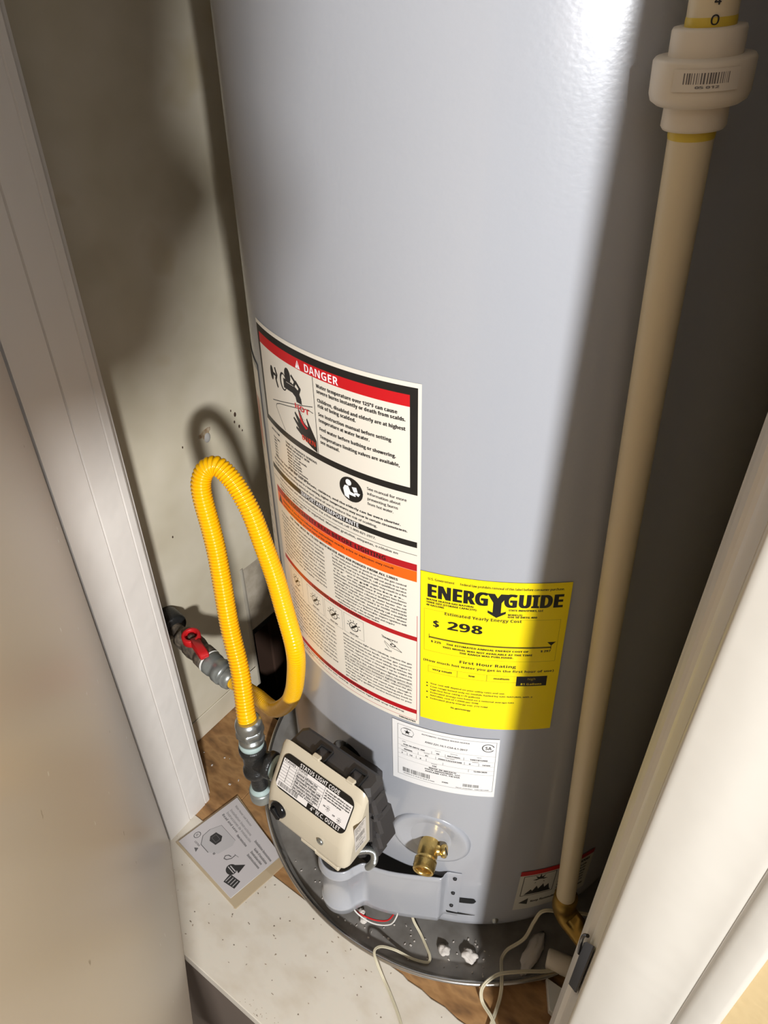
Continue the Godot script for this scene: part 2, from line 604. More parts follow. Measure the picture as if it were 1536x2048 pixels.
	var ll := ["1. STOP! Read the safety information above.", "2. Set the thermostat to the lowest setting.", "3. Turn the gas control knob to OFF. Wait ten", "(10) minutes to clear out any gas. If you then", "smell gas, STOP! Follow step B above. If you do", "not smell gas, go to the next step.", "4. Turn the gas control knob to PILOT.", "5. Push the knob in all the way and hold it.", "Press the igniter button until the light blinks.", "6. Keep the knob pressed for 90 seconds until", "the pilot lights."]
	k.para(ll, 0.075 * W, 0.775 * H, 0.0146 * H, 9.5, BLK, false, 0.43 * W)
	var rl := ["When the status light starts blinking, release the gas", "control/temperature knob. Set the gas control/", "temperature knob to the desired setting. See Figure 'C'.", "If status light does not start blinking within 90", "seconds, repeat steps 2 through 5 up to THREE (3)", "times, waiting 10 minutes between lighting attempts.", "The circuitry in this advanced gas valve requires that", "you wait 10 minutes between lighting attempts.", "If the status light burns a solid color, release the gas", "control, wait 10 minutes and repeat steps 2 through 5.", "If the status light does not start blinking after three", "attempts, turn the gas control/temperature knob to", "OFF and call a qualified service technician or your", "gas supplier."]
	k.para(rl, 0.555 * W, 0.773 * H, 0.0123 * H, 9.5, BLK, false, 0.41 * W)
	for i in [6, 7]:
		k.rect(0.555 * W, (0.773 + 0.0123 * i + 0.0055) * H, 0.41 * W, 1, BLK)
	k.rect(0.035 * W, 0.9435 * H, 0.953 * W, 0.0165 * H, dred)
	k.text("TO TURN OFF GAS TO APPLIANCE", 0.34 * W, 0.952 * H, 16, Color(0.14, 0.02, 0.03), true, 0.36 * W)
	k.text("1. Turn the gas control knob to the OFF setting. The status light will stop blinking", 0.08 * W, 0.9665 * H, 9.5, BLK, false, 0.84 * W)
	k.text("and stay off. See Figure 'A'.", 0.10 * W, 0.978 * H, 9.5, BLK)
	k.text("100262765", 0.885 * W, 0.9925 * H, 10, BLK, true, 0.1 * W)
	return k.im

func energy_print() -> Image:
	var W := 840.0
	var H := 1180.0
	var k := Ink.new(840, 1180, Color(1.0, 0.90, 0.0))
	k.text("U.S. Government", 0.05 * W, 0.037 * H, 15, BLK, false, 0.185 * W)
	k.text("Federal law prohibits removal of this label before consumer purchase.", 0.268 * W, 0.037 * H, 15, BLK, false, 0.686 * W)
	# ENERGY GUIDE with the Y drawn out into an arrow
	for d in [0, 3, 6, 9]:
		k.text("ENERG", 0.038 * W + d, 0.107 * H, 92, BLK, true, 0.425 * W)
		k.text("GUIDE", 0.556 * W + d, 0.107 * H, 92, BLK, true, 0.398 * W)
	k.poly([V(0.452 * W, 0.069 * H), V(0.502 * W, 0.069 * H), V(0.522 * W, 0.094 * H), V(0.542 * W, 0.069 * H), V(0.592 * W, 0.069 * H), V(0.549 * W, 0.122 * H), V(0.549 * W, 0.181 * H), V(0.583 * W, 0.170 * H), V(0.583 * W, 0.184 * H), V(0.522 * W, 0.212 * H), V(0.461 * W, 0.184 * H), V(0.461 * W, 0.170 * H), V(0.495 * W, 0.181 * H), V(0.495 * W, 0.122 * H)], BLK)
	k.text("WATER HEATER-GAS NATURAL", 0.04 * W, 0.160 * H, 12, BLK, true, 0.335 * W)
	k.text("TANK SIZE (STORAGE CAPACITY):", 0.04 * W, 0.177 * H, 12, BLK, true, 0.355 * W)
	k.text("48 GALLONS", 0.04 * W, 0.194 * H, 12, BLK, true, 0.13 * W)
	k.text("STATE INDUSTRIES, LLC", 0.597 * W, 0.162 * H, 12, BLK, true, 0.235 * W)
	k.text("MODEL(S)", 0.595 * W, 0.190 * H, 12, BLK, true, 0.1 * W)
	k.text("GS6 50 DRTG 400", 0.595 * W, 0.204 * H, 12, BLK, true, 0.2 * W)
	k.frame(0.028 * W, 0.220 * H, 0.929 * W, 0.272 * H, 1.6, Color(0.25, 0.22, 0.0))
	k.text("Estimated Yearly Energy Cost", 0.168 * W, 0.2285 * H, 21, BLK, true, 0.53 * W)
	for d in [0, 2]:
		k.text("$", 0.088 * W + d, 0.305 * H, 50, BLK, true, 0.052 * W)
		k.text("298", 0.186 * W + d, 0.300 * H, 62, BLK, true, 0.258 * W)
	k.rect(0.063 * W, 0.393 * H, 0.853 * W, 0.010 * H, BLK)
	k.rect(0.063 * W, 0.397 * H, 0.853 * W, 2, Color(0.75, 0.66, 0.0))
	k.rect(0.063 * W, 0.378 * H, 3, 0.028 * H, BLK)
	k.rect(0.914 * W, 0.378 * H, 3, 0.034 * H, BLK)
	k.poly([V(0.885 * W, 0.362 * H), V(0.945 * W, 0.362 * H), V(0.915 * W, 0.386 * H)], Color(0.16, 0.14, 0.0))
	k.text("$ 225", 0.075 * W, 0.4235 * H, 15, BLK, true, 0.08 * W)
	k.text("$ 297", 0.845 * W, 0.422 * H, 15, BLK, true, 0.075 * W)
	k.text("THE ESTIMATED ANNUAL ENERGY COST OF", 0.188 * W, 0.4235 * H, 14, BLK, true, 0.58 * W)
	k.text("THIS MODEL WAS NOT AVAILABLE AT THE TIME", 0.161 * W, 0.447 * H, 14, BLK, true, 0.635 * W)
	k.text("THE RANGE WAS PUBLISHED.", 0.283 * W, 0.467 * H, 14, BLK, true, 0.385 * W)
	k.text("First Hour Rating", 0.284 * W, 0.526 * H, 22, BLK, true, 0.41 * W)
	k.text("(How much hot water you get in the first hour of use)", 0.021 * W, 0.560 * H, 18, BLK, true, 0.946 * W)
	k.frame(0.060 * W, 0.594 * H, 0.86 * W, 0.045 * H, 1.6, Color(0.2, 0.17, 0.0))
	k.rect(0.274 * W, 0.594 * H, 2, 0.045 * H, BLK)
	k.rect(0.488 * W, 0.594 * H, 2, 0.045 * H, BLK)
	k.text("very small", 0.165 * W, 0.615 * H, 15, BLK, true, 0.15 * W, 1)
	k.text("low", 0.382 * W, 0.615 * H, 15, BLK, true, 0.05 * W, 1)
	k.text("medium", 0.595 * W, 0.615 * H, 15, BLK, true, 0.12 * W, 1)
	k.rect(0.701 * W, 0.594 * H, 0.22 * W, 0.070 * H, BLK)
	k.text("high", 0.81 * W, 0.613 * H, 17, Color(0.95, 0.85, 0.1), false, 0.065 * W, 1)
	k.text("81 Gallons", 0.81 * W, 0.649 * H, 15, Color(0.95, 0.85, 0.1), true, 0.16 * W, 1)
	var b := ["Your cost will depend on your utility rates and use.", "Cost range based only on models fueled by GAS NATURAL with a", "high first hour rating (+75 gallons)", "Estimated energy cost based on a national average GAS", "NATURAL cost of 1.0900 per THM", "Estimated yearly energy use: 273 THM"]
	var bw := [0.56, 0.76, 0.38, 0.63, 0.37, 0.44]
	for i in 6:
		var y: float = (0.722 + 0.0222 * i) * H
		k.text(b[i], 0.075 * W, y, 11.5, BLK, false, bw[i] * W)
		if i in [0, 1, 3, 5]:
			k.oval(0.053 * W, y, 5.5, 5.5, BLK)
	k.text("ftc.gov/energy", 0.235 * W, 0.872 * H, 13, BLK, true, 0.155 * W)
	return k.im

func rating_print() -> Image:
	var W := 680.0
	var H := 600.0
	var k := Ink.new(680, 600, Color(0.94, 0.93, 0.92))
	var d := Color(0.14, 0.14, 0.14)
	k.frame(0.055 * W, 0.05 * H, 0.924 * W, 0.855 * H, 2.5, d)
	# five-pointed star in a ring of letters
	var s := []
	for i in 10:
		var r := 24.0 if i % 2 == 0 else 9.5
		s.append(V(0.152 * W, 0.145 * H) + Vector2.from_angle(-PI / 2 + TAU * i / 10) * r)
	k.oval(0.152 * W, 0.145 * H, 44, 40, d)
	k.oval(0.152 * W, 0.145 * H, 42, 38, Color(0.94, 0.93, 0.92))
	k.poly(s, d)
	k.text("STATE", 0.152 * W, 0.092 * H, 9, d, true, 0.08 * W, 1)
	k.text("WATER HEATERS", 0.152 * W, 0.198 * H, 8, d, true, 0.11 * W, 1)
	k.text("AUTOMATIC STORAGE WATER HEATER", 0.29 * W, 0.10 * H, 11, d, false, 0.45 * W)
	k.text("ANSI Z21.10.1-CSA 4.1-2017", 0.324 * W, 0.213 * H, 17, d, true, 0.40 * W)
	# certification mark: an open ring with letters
	var arc := []
	for i in 26:
		arc.append(V(0.905 * W, 0.147 * H) + Vector2.from_angle(0.5 + 5.4 * i / 25.0) * 36.0)
	k.stroke(arc, 6, d)
	k.text("SA", 0.907 * W, 0.149 * H, 30, d, true, 42, 1)
	for y in [0.285, 0.385, 0.46, 0.535, 0.61]:
		k.rect(0.057 * W, y * H, 0.92 * W, 1.6, d)
	for q in [[0.39, 0.385], [0.52, 0.385], [0.69, 0.385], [0.26, 0.46], [0.43, 0.46], [0.70, 0.46], [0.83, 0.46], [0.15, 0.535], [0.24, 0.535], [0.34, 0.535], [0.50, 0.535], [0.74, 0.58]]:
		k.rect(q[0] * W, (q[1] - 0.045) * H, 2, 0.045 * H, d)
	k.text("GS6 50 DRTG 400", 0.11 * W, 0.362 * H, 13, d, true, 0.22 * W)
	k.text("50", 0.45 * W, 0.362 * H, 13, d, true, 0, 1)
	k.text("NATURAL", 0.60 * W, 0.362 * H, 13, d, true, 0.13 * W, 1)
	k.text("100181200", 0.83 * W, 0.362 * H, 13, d, true, 0.17 * W, 1)
	k.text("40000", 0.16 * W, 0.44 * H, 13, d, true, 0.09 * W, 1)
	k.text("81", 0.345 * W, 0.44 * H, 13, d, true, 0, 1)
	k.text("2005122234108", 0.565 * W, 0.44 * H, 13, d, true, 0.23 * W, 1)
	k.text("0", 0.74 * W, 0.44 * H, 13, d, true)
	k.text("14104", 0.90 * W, 0.44 * H, 13, d, true, 0, 1)
	for q in [[0.10, "2"], [0.19, "14"], [0.285, "8"]]:
		k.text(q[1], q[0] * W, 0.515 * H, 13, d, true, 0, 1)
	k.text("150", 0.42 * W, 0.588 * H, 13, d, true, 0, 1)
	k.text("12/09/2020", 0.85 * W, 0.56 * H, 12, d, true, 0.13 * W, 1)
	for q in [[0.12, 0.318, "MODEL"], [0.45, 0.318, "CAPACITY"], [0.60, 0.318, "TYPE OF GAS"], [0.83, 0.318, "ITEM ID"], [0.12, 0.402, "INPUT RATE"], [0.345, 0.402, "RECOVERY"], [0.565, 0.402, "SERIAL NUMBER"], [0.80, 0.402, "MANIFOLD"], [0.12, 0.477, "PRESSURE"], [0.42, 0.552, "MAXIMUM"]]:
		k.text(q[2], q[0] * W, q[1] * H, 6, d, false, 0, 1)
	k.text("MADE IN MEXICO", 0.50 * W, 0.632 * H, 14, d, true, 0.27 * W, 1)
	k.text("STATE INDUSTRIES, LLC", 0.50 * W, 0.668 * H, 14, d, true, 0.35 * W, 1)
	k.text("ASHLAND CITY, TN USA", 0.50 * W, 0.704 * H, 14, d, true, 0.34 * W, 1)
	k.bars(0.105 * W, 0.762 * H, 0.275 * W, 0.075 * H, d, 3)
	k.bars(0.70 * W, 0.80 * H, 0.15 * W, 0.05 * H, d, 4)
	k.text("2005122234108", 0.105 * W, 0.862 * H, 8, d, false, 0.33 * W)
	k.text("2305", 0.53 * W, 0.835 * H, 12, d, true, 0.07 * W, 1)
	k.text("Item number  100181200", 0.63 * W, 0.882 * H, 8, d, false, 0.32 * W)
	return k.im

func status_print() -> Image:
	var W := 720.0
	var H := 250.0
	var k := Ink.new(720, 250, Color(0.06, 0.06, 0.06))
	var wh := Color(0.91, 0.89, 0.87)
	k.rect(10, 42, 700, 164, wh)
	k.rect(10, 170, 330, 70, wh)
	k.text("STATUS LIGHT CODE", 165, 22, 27, wh, true, 410)
	k.text("4\" W.C. OUTLET", 375, 227, 27, wh, true, 300)
	# table
	k.rect(150, 42, 3, 150, BLK)
	k.rect(440, 42, 3, 164, BLK)
	k.rect(80, 70, 2, 122, BLK)
	for i in 7:
		k.rect(10, 68 + 20 * i, 430, 2, Color(0.25, 0.25, 0.25))
	k.text("FLASHES", 18, 54, 16, BLK, true, 122)
	k.text("STATUS", 162, 54, 16, BLK, true, 100)
	var rows := ["Control Off/Pilot Out", "Normal Operation", "Thermopile Voltage Low", "High Temperature Shutdown", "Temperature Sensor Failure", "Gas Control or Valve Failure", "False Pilot Present"]
	for i in 6:
		k.text(rows[i], 162, 80 + 20 * i, 12.5, BLK, true, 265 if i > 1 else 215)
		k.text(str(i), 76, 80 + 20 * i, 9, BLK, true)
	k.text(rows[6], 162, 198, 11, BLK, true, 230)
	k.bars(30, 202, 210, 30, BLK, 9)
	var side := ["The status light will flash or stay on", "for about three seconds. The light is", "off, then the code flashes repeat", "with a pause between groups."]
	for i in 4:
		k.text(side[i], 452, 60 + 17 * i, 11, BLK, true, 248 if i < 3 else 180)
	for q in [[520, 158], [640, 180]]:
		for a in 8:
			var dd := Vector2.from_angle(TAU * a / 8)
			k.stroke([V(q[0], q[1]) + dd * 9, V(q[0], q[1]) + dd * 19], 3.5, BLK)
		k.oval(q[0], q[1], 5, 5, BLK)
	k.text("ON", 470, 156, 10, BLK, true)
	k.text("OFF", 570, 174, 10, BLK, true)
	return k.im

func valve_side_print() -> Image:
	var k := Ink.new(160, 320, Color(0.86, 0.83, 0.79))
	var d := Color(0.28, 0.26, 0.25)
	for i in 5:
		k.text(["GAS CONTROL", "NATURAL GAS", "MAX 1/2 PSI", "4.0 IN W.C.", "CSA  UL"][i], 10, 24 + 17 * i, 9, d, true, [130, 120, 118, 100, 80][i])
	k.bars(18, 128, 120, 60, d, 21)
	k.text("2220", 80, 210, 16, d, true, 0, 1)
	k.rect(8, 232, 144, 2, d)
	k.text("MADE IN MEXICO", 10, 255, 10, d, true, 130)
	k.bars(14, 275, 100, 26, d, 22)
	return k.im

func flame_print() -> Image:
	var W := 360.0
	var H := 250.0
	var k := Ink.new(360, 250, Color(0.80, 0.79, 0.74))
	k.rect(0, 0, W, 26, Color(0.72, 0.05, 0.08))
	k.frame(18, 32, 150, 128, 3, BLK)
	var st := []
	for i in 16:
		st.append(V(95, 62) + Vector2.from_angle(TAU * i / 16) * (34.0 if i % 2 == 0 else 14.0) * (1.0 if i != 4 else 0.6))
	k.poly(st, BLK)
	k.oval(95, 74, 20, 12, Color(0.80, 0.79, 0.74))
	k.poly([V(34, 152), V(62, 122), V(70, 134), V(86, 104), V(96, 126), V(116, 98), V(124, 124), V(142, 106), V(150, 140), V(158, 152)], BLK)
	k.poly([V(20, 205), V(60, 180), V(60, 220)], BLK)
	k.text("FLAMMABLE VAPORS", 184, 48, 15, BLK, true, 160)
	for i in 6:
		k.text(["Vapors from flammable", "liquids will explode", "and catch fire causing", "death or severe burns.", "Do not use or store", "flammable products"][i], 184, 74 + 20 * i, 12, BLK, false, 150)
	k.text("Keep flammable products far away", 72, 205, 13, BLK, true, 270)
	return k.im

func booklet_print() -> Image:
	var W := 900.0
	var H := 620.0
	var k := Ink.new(900, 620, Color(0.80, 0.78, 0.775))
	var d := Color(0.36, 0.35, 0.35)
	var dk := Color(0.17, 0.165, 0.165)
	k.text("Water Heater Leak Detector", 75, 55, 20, d, false, 330)
	k.text("Installation Instructions", 75, 110, 22, d, false, 420)
	k.text("Instrucciones de instalación", 75, 150, 22, d, false, 480)
	k.text("Read and save", 60, 190, 22, d, true, 300)
	k.text("these instructions", 380, 205, 22, dk, true, 180)
	k.text("Installation Instructions", 570, 110, 24, dk, true, 310)
	for i in 3:
		k.text(["Guide d'installation", "Instalación", "Instrucciones"][i], 640, 160 + 42 * i, 24, dk, true, [230, 200, 215][i])
	# the pictured alarm box
	k.poly([V(120, 360), V(165, 260), V(420, 250), V(450, 300), V(420, 440), V(330, 500), V(200, 500), V(130, 440)], Color(0.75, 0.735, 0.73))
	k.stroke([V(120, 360), V(165, 260), V(420, 250)], 3, d)
	k.stroke([V(120, 360), V(130, 440), V(200, 500), V(330, 500)], 6, d)
	k.poly([V(195, 335), V(280, 315), V(320, 350), V(315, 410), V(230, 425), V(190, 395)], dk)
	k.frame(215, 345, 78, 52, 4, Color(0.42, 0.41, 0.41))
	k.text("M", 372, 470, 20, dk, true)
	# hook
	k.stroke([V(560, 330), V(560, 380), V(535, 420), V(505, 430), V(490, 405), V(510, 380), V(540, 372)], 9, d)
	k.stroke([V(545, 335), V(600, 325)], 4, d)
	# drop mark with a brand word
	k.oval(660, 445, 60, 52, dk)
	k.poly([V(640, 400), V(720, 320), V(745, 420)], dk)
	k.rect(618, 425, 90, 10, Color(0.80, 0.78, 0.775))
	k.rect(610, 447, 100, 8, Color(0.80, 0.78, 0.775))
	k.poly([V(690, 480), V(830, 455), V(850, 540), V(710, 570)], dk)
	for i in 4:
		k.stroke([V(715 + 32 * i, 485 - 5 * i), V(722 + 32 * i, 550 - 5 * i)], 9, Color(0.72, 0.70, 0.70))
	# approvals
	k.oval(78, 470, 34, 34, d)
	k.oval(78, 470, 27, 27, Color(0.80, 0.78, 0.775))
	k.text("UL", 78, 470, 24, d, true, 30, 1)
	k.text("LISTED", 120, 520, 16, d, true, 90)
	k.poly([V(180, 560), V(215, 535), V(235, 575)], d)
	return k.im

# ---------------------------------------------------------------- tank helpers
func cyl(deg: float, y: float, off := 0.0) -> Vector3:
	var a := deg_to_rad(deg)
	return Vector3(TANK.x + (TR + off) * sin(a), y, TANK.z + (TR + off) * cos(a))

# a sheet stuck on the tank: corners are (degrees, height)
func sticker(tl: Vector2, tr: Vector2, br: Vector2, bl: Vector2, off := 0.0006, nu := 40, nv := 6, round_ := 0.0) -> Geo:
	var q := Geo.new()
	q.begin()
	var rows := []
	for i in nv + 1:
		var t := float(i) / nv
		var r := PackedVector3Array()
		for j in nu + 1:
			var s := float(j) / nu
			var p := tl.lerp(tr, s).lerp(bl.lerp(br, s), t)
			r.append(cyl(p.x, p.y, off))
		rows.append(r)
	q.grid(rows)
	q.away(TANK)
	return q

func smooth(a: float, b: float, x: float) -> float:
	return smoothstep(a, b, x)

func ring_path(c: Vector3, r: float, a0: float, a1: float, n: int) -> PackedVector3Array:
	var p := PackedVector3Array()
	for i in n + 1:
		var a := deg_to_rad(lerpf(a0, a1, float(i) / n))
		p.append(c + Vector3(sin(a), 0, cos(a)) * r)
	return p

func spline(pts: Array, step := 0.004) -> PackedVector3Array:
	var c := Curve3D.new()
	c.bake_interval = step
	for i in pts.size():
		var a: Vector3 = pts[maxi(i - 1, 0)]
		var b: Vector3 = pts[mini(i + 1, pts.size() - 1)]
		var p: Vector3 = pts[i]
		var d := b - a
		var li := minf((p - a).length(), (b - p).length()) if i > 0 and i < pts.size() - 1 else 0.0
		var h := d.normalized() * li / 3.0
		c.add_point(p, -h, h)
	return c.get_baked_points()

func axis_xf(at: Vector3, dir: Vector3) -> Transform3D:   # local y along dir
	var y := dir.normalized()
	var x := y.cross(Vector3.FORWARD if absf(y.z) < 0.9 else Vector3.UP).normalized()
	return Transform3D(Basis(x, y, x.cross(y)), at)

func slab(x0: float, x1: float, y0: float, y1: float, z0: float, z1: float, bev := 0.001) -> Geo:
	var q := Geo.new()
	q.box(Vector3(x1 - x0, y1 - y0, z1 - z0), Transform3D(Basis(), Vector3(x0 + x1, y0 + y1, z0 + z1) / 2.0), bev)
	return q

func upright(poly: Array, y0: float, y1: float, soft := false) -> Geo:   # outline in (x, z), standing from y0 to y1
	var q := Geo.new()
	var P := PackedVector2Array()
	for p in poly:
		P.append(Vector2(p[0], p[1]))
	q.prism(P, y1 - y0, Transform3D(Basis(Vector3(1, 0, 0), Vector3(0, 0, 1), Vector3(0, 1, 0)), Vector3(0, y0, 0)), soft)
	return q

# ================================================================ the scene
func _ready() -> void:
	rng.seed = 11
	set_view_and_light()
	make_materials()
	build_shell()
	build_room()
	build_person()
	build_heater()
	build_pan()
	build_hose()
	build_gas_pipe()
	build_shutoff()
	build_relief_pipe()
	build_booklet()
	build_cables()
	build_bits()

func set_view_and_light() -> void:
	var cam := Camera3D.new()
	cam.name = "camera"
	cam.position = Vector3(0, 1.044, 0)
	cam.basis = Basis(Vector3.UP, deg_to_rad(35.0)) * Basis(Vector3.RIGHT, deg_to_rad(-36.013)) * Basis(Vector3.BACK, deg_to_rad(-0.208))
	cam.keep_aspect = Camera3D.KEEP_HEIGHT
	cam.fov = rad_to_deg(2.0 * atan(1024.0 / 1400.0))
	cam.near = 0.01
	add_child(cam)
	cam.current = true
	var we := WorldEnvironment.new()
	we.name = "environment"
	var e := Environment.new()
	e.background_mode = Environment.BG_COLOR
	e.background_color = Color(0.0, 0.0, 0.0)
	e.tonemap_mode = Environment.TONE_MAPPER_LINEAR
	e.tonemap_exposure = 1.0
	e.sdfgi_enabled = true
	e.ssao_enabled = true
	e.ssil_enabled = true
	we.environment = e
	add_child(we)
	# the globe lamp beside the photographer
	lamp_at = Vector3(1.25, 1.31, 1.03)
	var l := OmniLight3D.new()
	l.name = "globe_lamp_light"
	l.position = lamp_at
	l.light_color = Color(0.985, 0.99, 1.0)
	l.light_energy = 6.5
	l.light_size = 0.075
	l.omni_range = 12.0
	l.omni_attenuation = 2.0
	l.shadow_enabled = true
	add_child(l)

var lamp_at := Vector3.ZERO

func make_materials() -> void:
	M.tank = mat(rgb(168, 170, 175), 0.28)
	bump(M.tank, 3, 0.06, 14.0, 0.25)
	M.tank.clearcoat_enabled = true
	M.tank.clearcoat = 0.5
	M.tank.clearcoat_roughness = 0.10
	M.black = mat(rgb(22, 22, 23), 0.55)
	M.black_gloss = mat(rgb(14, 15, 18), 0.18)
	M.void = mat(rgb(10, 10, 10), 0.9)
	M.grey_plastic = mat(rgb(58, 55, 54), 0.55)
	bump(M.grey_plastic, 8, 0.2, 30.0, 1.0)
	M.cream = mat(rgb(204, 193, 170), 0.32)
	M.trim = mat(rgb(226, 220, 212), 0.38)
	bump(M.trim, 5, 0.02, 3.0, 0.8)
	M.casing = mat(rgb(212, 206, 194), 0.34)
	bump(M.casing, 6, 0.02, 3.0, 0.4)
	M.door = mat(rgb(232, 223, 212), 0.27)
	var dk := Ink.new(512, 1280, rgb(232, 223, 212))
	var dr := RandomNumberGenerator.new()
	dr.seed = 19
	for i in 70:
		var p := V(dr.randf() * 512, dr.randf_range(300, 1280))
		var e := Vector2.from_angle(PI / 2 + dr.randfn() * 0.5) * dr.randf_range(0.6, 5.0)
		dk.stroke([p, p + e], dr.randf_range(1.0, 2.2), Color(1, 1, 0.98) if i % 4 else rgb(190, 178, 160))
	M.door.albedo_texture = ImageTexture.create_from_image(dk.im)
	M.door.albedo_color = Color.WHITE
	M.wall = mat(Color.WHITE, 0.6)
	mottle(M.wall, 21, 0.008, Vector3(1.1, 1.1, 1.1), [[0.0, rgb(196, 184, 158)], [0.45, rgb(212, 202, 178)], [0.75, rgb(220, 210, 188)], [1.0, rgb(206, 192, 160)]])
	M.patch = mat(Color.WHITE, 0.85)
	mottle(M.patch, 22, 0.02, Vector3(3, 3, 3), [[0.0, rgb(160, 148, 128)], [0.5, rgb(182, 170, 150)], [1.0, rgb(196, 186, 168)]])
	M.tan_wall = mat(rgb(204, 180, 134), 0.6)
	bump(M.tan_wall, 7, 0.04, 6.0, 0.5)
	M.room_wall = mat(rgb(122, 120, 119), 0.7)
	M.room_floor = mat(rgb(110, 98, 86), 0.5)
	M.wood = mat(Color.WHITE, 0.62)
	mottle(M.wood, 31, 0.02, Vector3(1.2, 1.2, 3.0), [[0.0, rgb(104, 76, 48)], [0.35, rgb(150, 110, 68)], [0.62, rgb(176, 134, 86)], [1.0, rgb(132, 98, 64)]])
	M.board = mat(Color.WHITE, 0.55)
	M.board.albedo_texture = ImageTexture.create_from_image(board_print())
	M.riser = mat(rgb(118, 104, 92), 0.7)
	M.hose = mat(rgb(255, 192, 0), 0.22)
	M.hose.clearcoat_enabled = true
	M.hose.clearcoat = 0.35
	M.hose.clearcoat_roughness = 0.08
	M.steel = mat(rgb(176, 180, 178), 0.28, 0.9)
	M.zinc = mat(rgb(150, 154, 150), 0.34, 0.6)
	M.iron = mat(rgb(44, 44, 43), 0.34, 0.25)
	bump(M.iron, 9, 0.06, 20.0, 2.0)
	M.paste = mat(rgb(168, 186, 182), 0.55)
	M.rust = mat(Color.WHITE, 0.6, 0.35)
	mottle(M.rust, 41, 0.03, Vector3(14, 14, 14), [[0.0, rgb(70, 62, 54)], [0.5, rgb(106, 96, 84)], [0.8, rgb(150, 134, 112)], [1.0, rgb(92, 70, 52)]], 4, 256)
	M.red = mat(rgb(206, 30, 34), 0.42)
	M.white = mat(rgb(224, 222, 214), 0.5)
	M.brass = mat(rgb(212, 182, 112), 0.28, 0.95)
	bump(M.brass, 12, 0.05, 25.0, 1.0)
	M.old_brass = mat(rgb(150, 120, 58), 0.4, 0.9)
	M.cpvc = mat(rgb(222, 206, 172), 0.42)
	M.pvc_white = mat(rgb(226, 214, 194), 0.45)
	M.primer = mat(rgb(214, 186, 66), 0.4)
	M.pan = mat(Color.WHITE, 0.40, 0.35)
	mottle(M.pan, 51, 0.012, Vector3(3, 3, 3), [[0.0, rgb(136, 130, 122)], [0.5, rgb(160, 155, 148)], [1.0, rgb(182, 176, 168)]])
	M.rim = mat(rgb(190, 186, 180), 0.25, 0.95)
	M.cable = mat(rgb(206, 196, 168), 0.45)
	M.dust = mat(rgb(214, 206, 196), 0.9)
	M.strike = mat(rgb(70, 68, 68), 0.35, 0.85)
	M.bag = StandardMaterial3D.new()
	M.bag.albedo_color = Color(0.86, 0.78, 0.64, 0.45)
	M.bag.transparency = BaseMaterial3D.TRANSPARENCY_ALPHA
	M.bag.roughness = 0.3
	M.stud = mat(rgb(66, 44, 30), 0.8)
	M.grey_side = mat(rgb(186, 182, 176), 0.6)
	M.bead = mat(rgb(168, 160, 144), 0.7)

func board_print() -> Image:
	# painted board: stains, scuffs and specks of dirt
	var w := 768
	var h := 256
	var n := FastNoiseLite.new()
	n.seed = 77
	n.frequency = 0.012
	n.fractal_octaves = 5
	var n2 := FastNoiseLite.new()
	n2.seed = 78
	n2.frequency = 0.05
	var k := Ink.new(w, h, Color.WHITE)
	for y in h:
		for x in w:
			var a := 0.5 + 0.5 * n.get_noise_2d(x, y)
			var b := 0.5 + 0.5 * n2.get_noise_2d(x, y)
			var c := Color(0.885, 0.850, 0.785).lerp(Color(0.80, 0.745, 0.655), clampf((a - 0.45) * 1.6, 0, 1))
			c = c.lerp(Color(0.87, 0.84, 0.80), b * 0.3)
			k.im.set_pixel(x, y, c)
	var r := RandomNumberGenerator.new()
	r.seed = 4
	for i in 150:
		var p := V(r.randf() * w, r.randf() * h)
		var d := Vector2.from_angle(r.randf() * TAU) * r.randf_range(0.6, 4.0)
		k.stroke([p, p + d], r.randf_range(0.8, 1.8), Color(0.30, 0.24, 0.18).lerp(Color(0.6, 0.5, 0.4), r.randf()))
	for i in 9:
		var p := V(r.randf() * w, r.randf() * h)
		for j in 14:
			var q := p + V(r.randfn() * 14, r.randfn() * 5)
			k.im.set_pixel(clampi(int(q.x), 0, w - 1), clampi(int(q.y), 0, h - 1), Color(0.62, 0.55, 0.45))
	return k.im

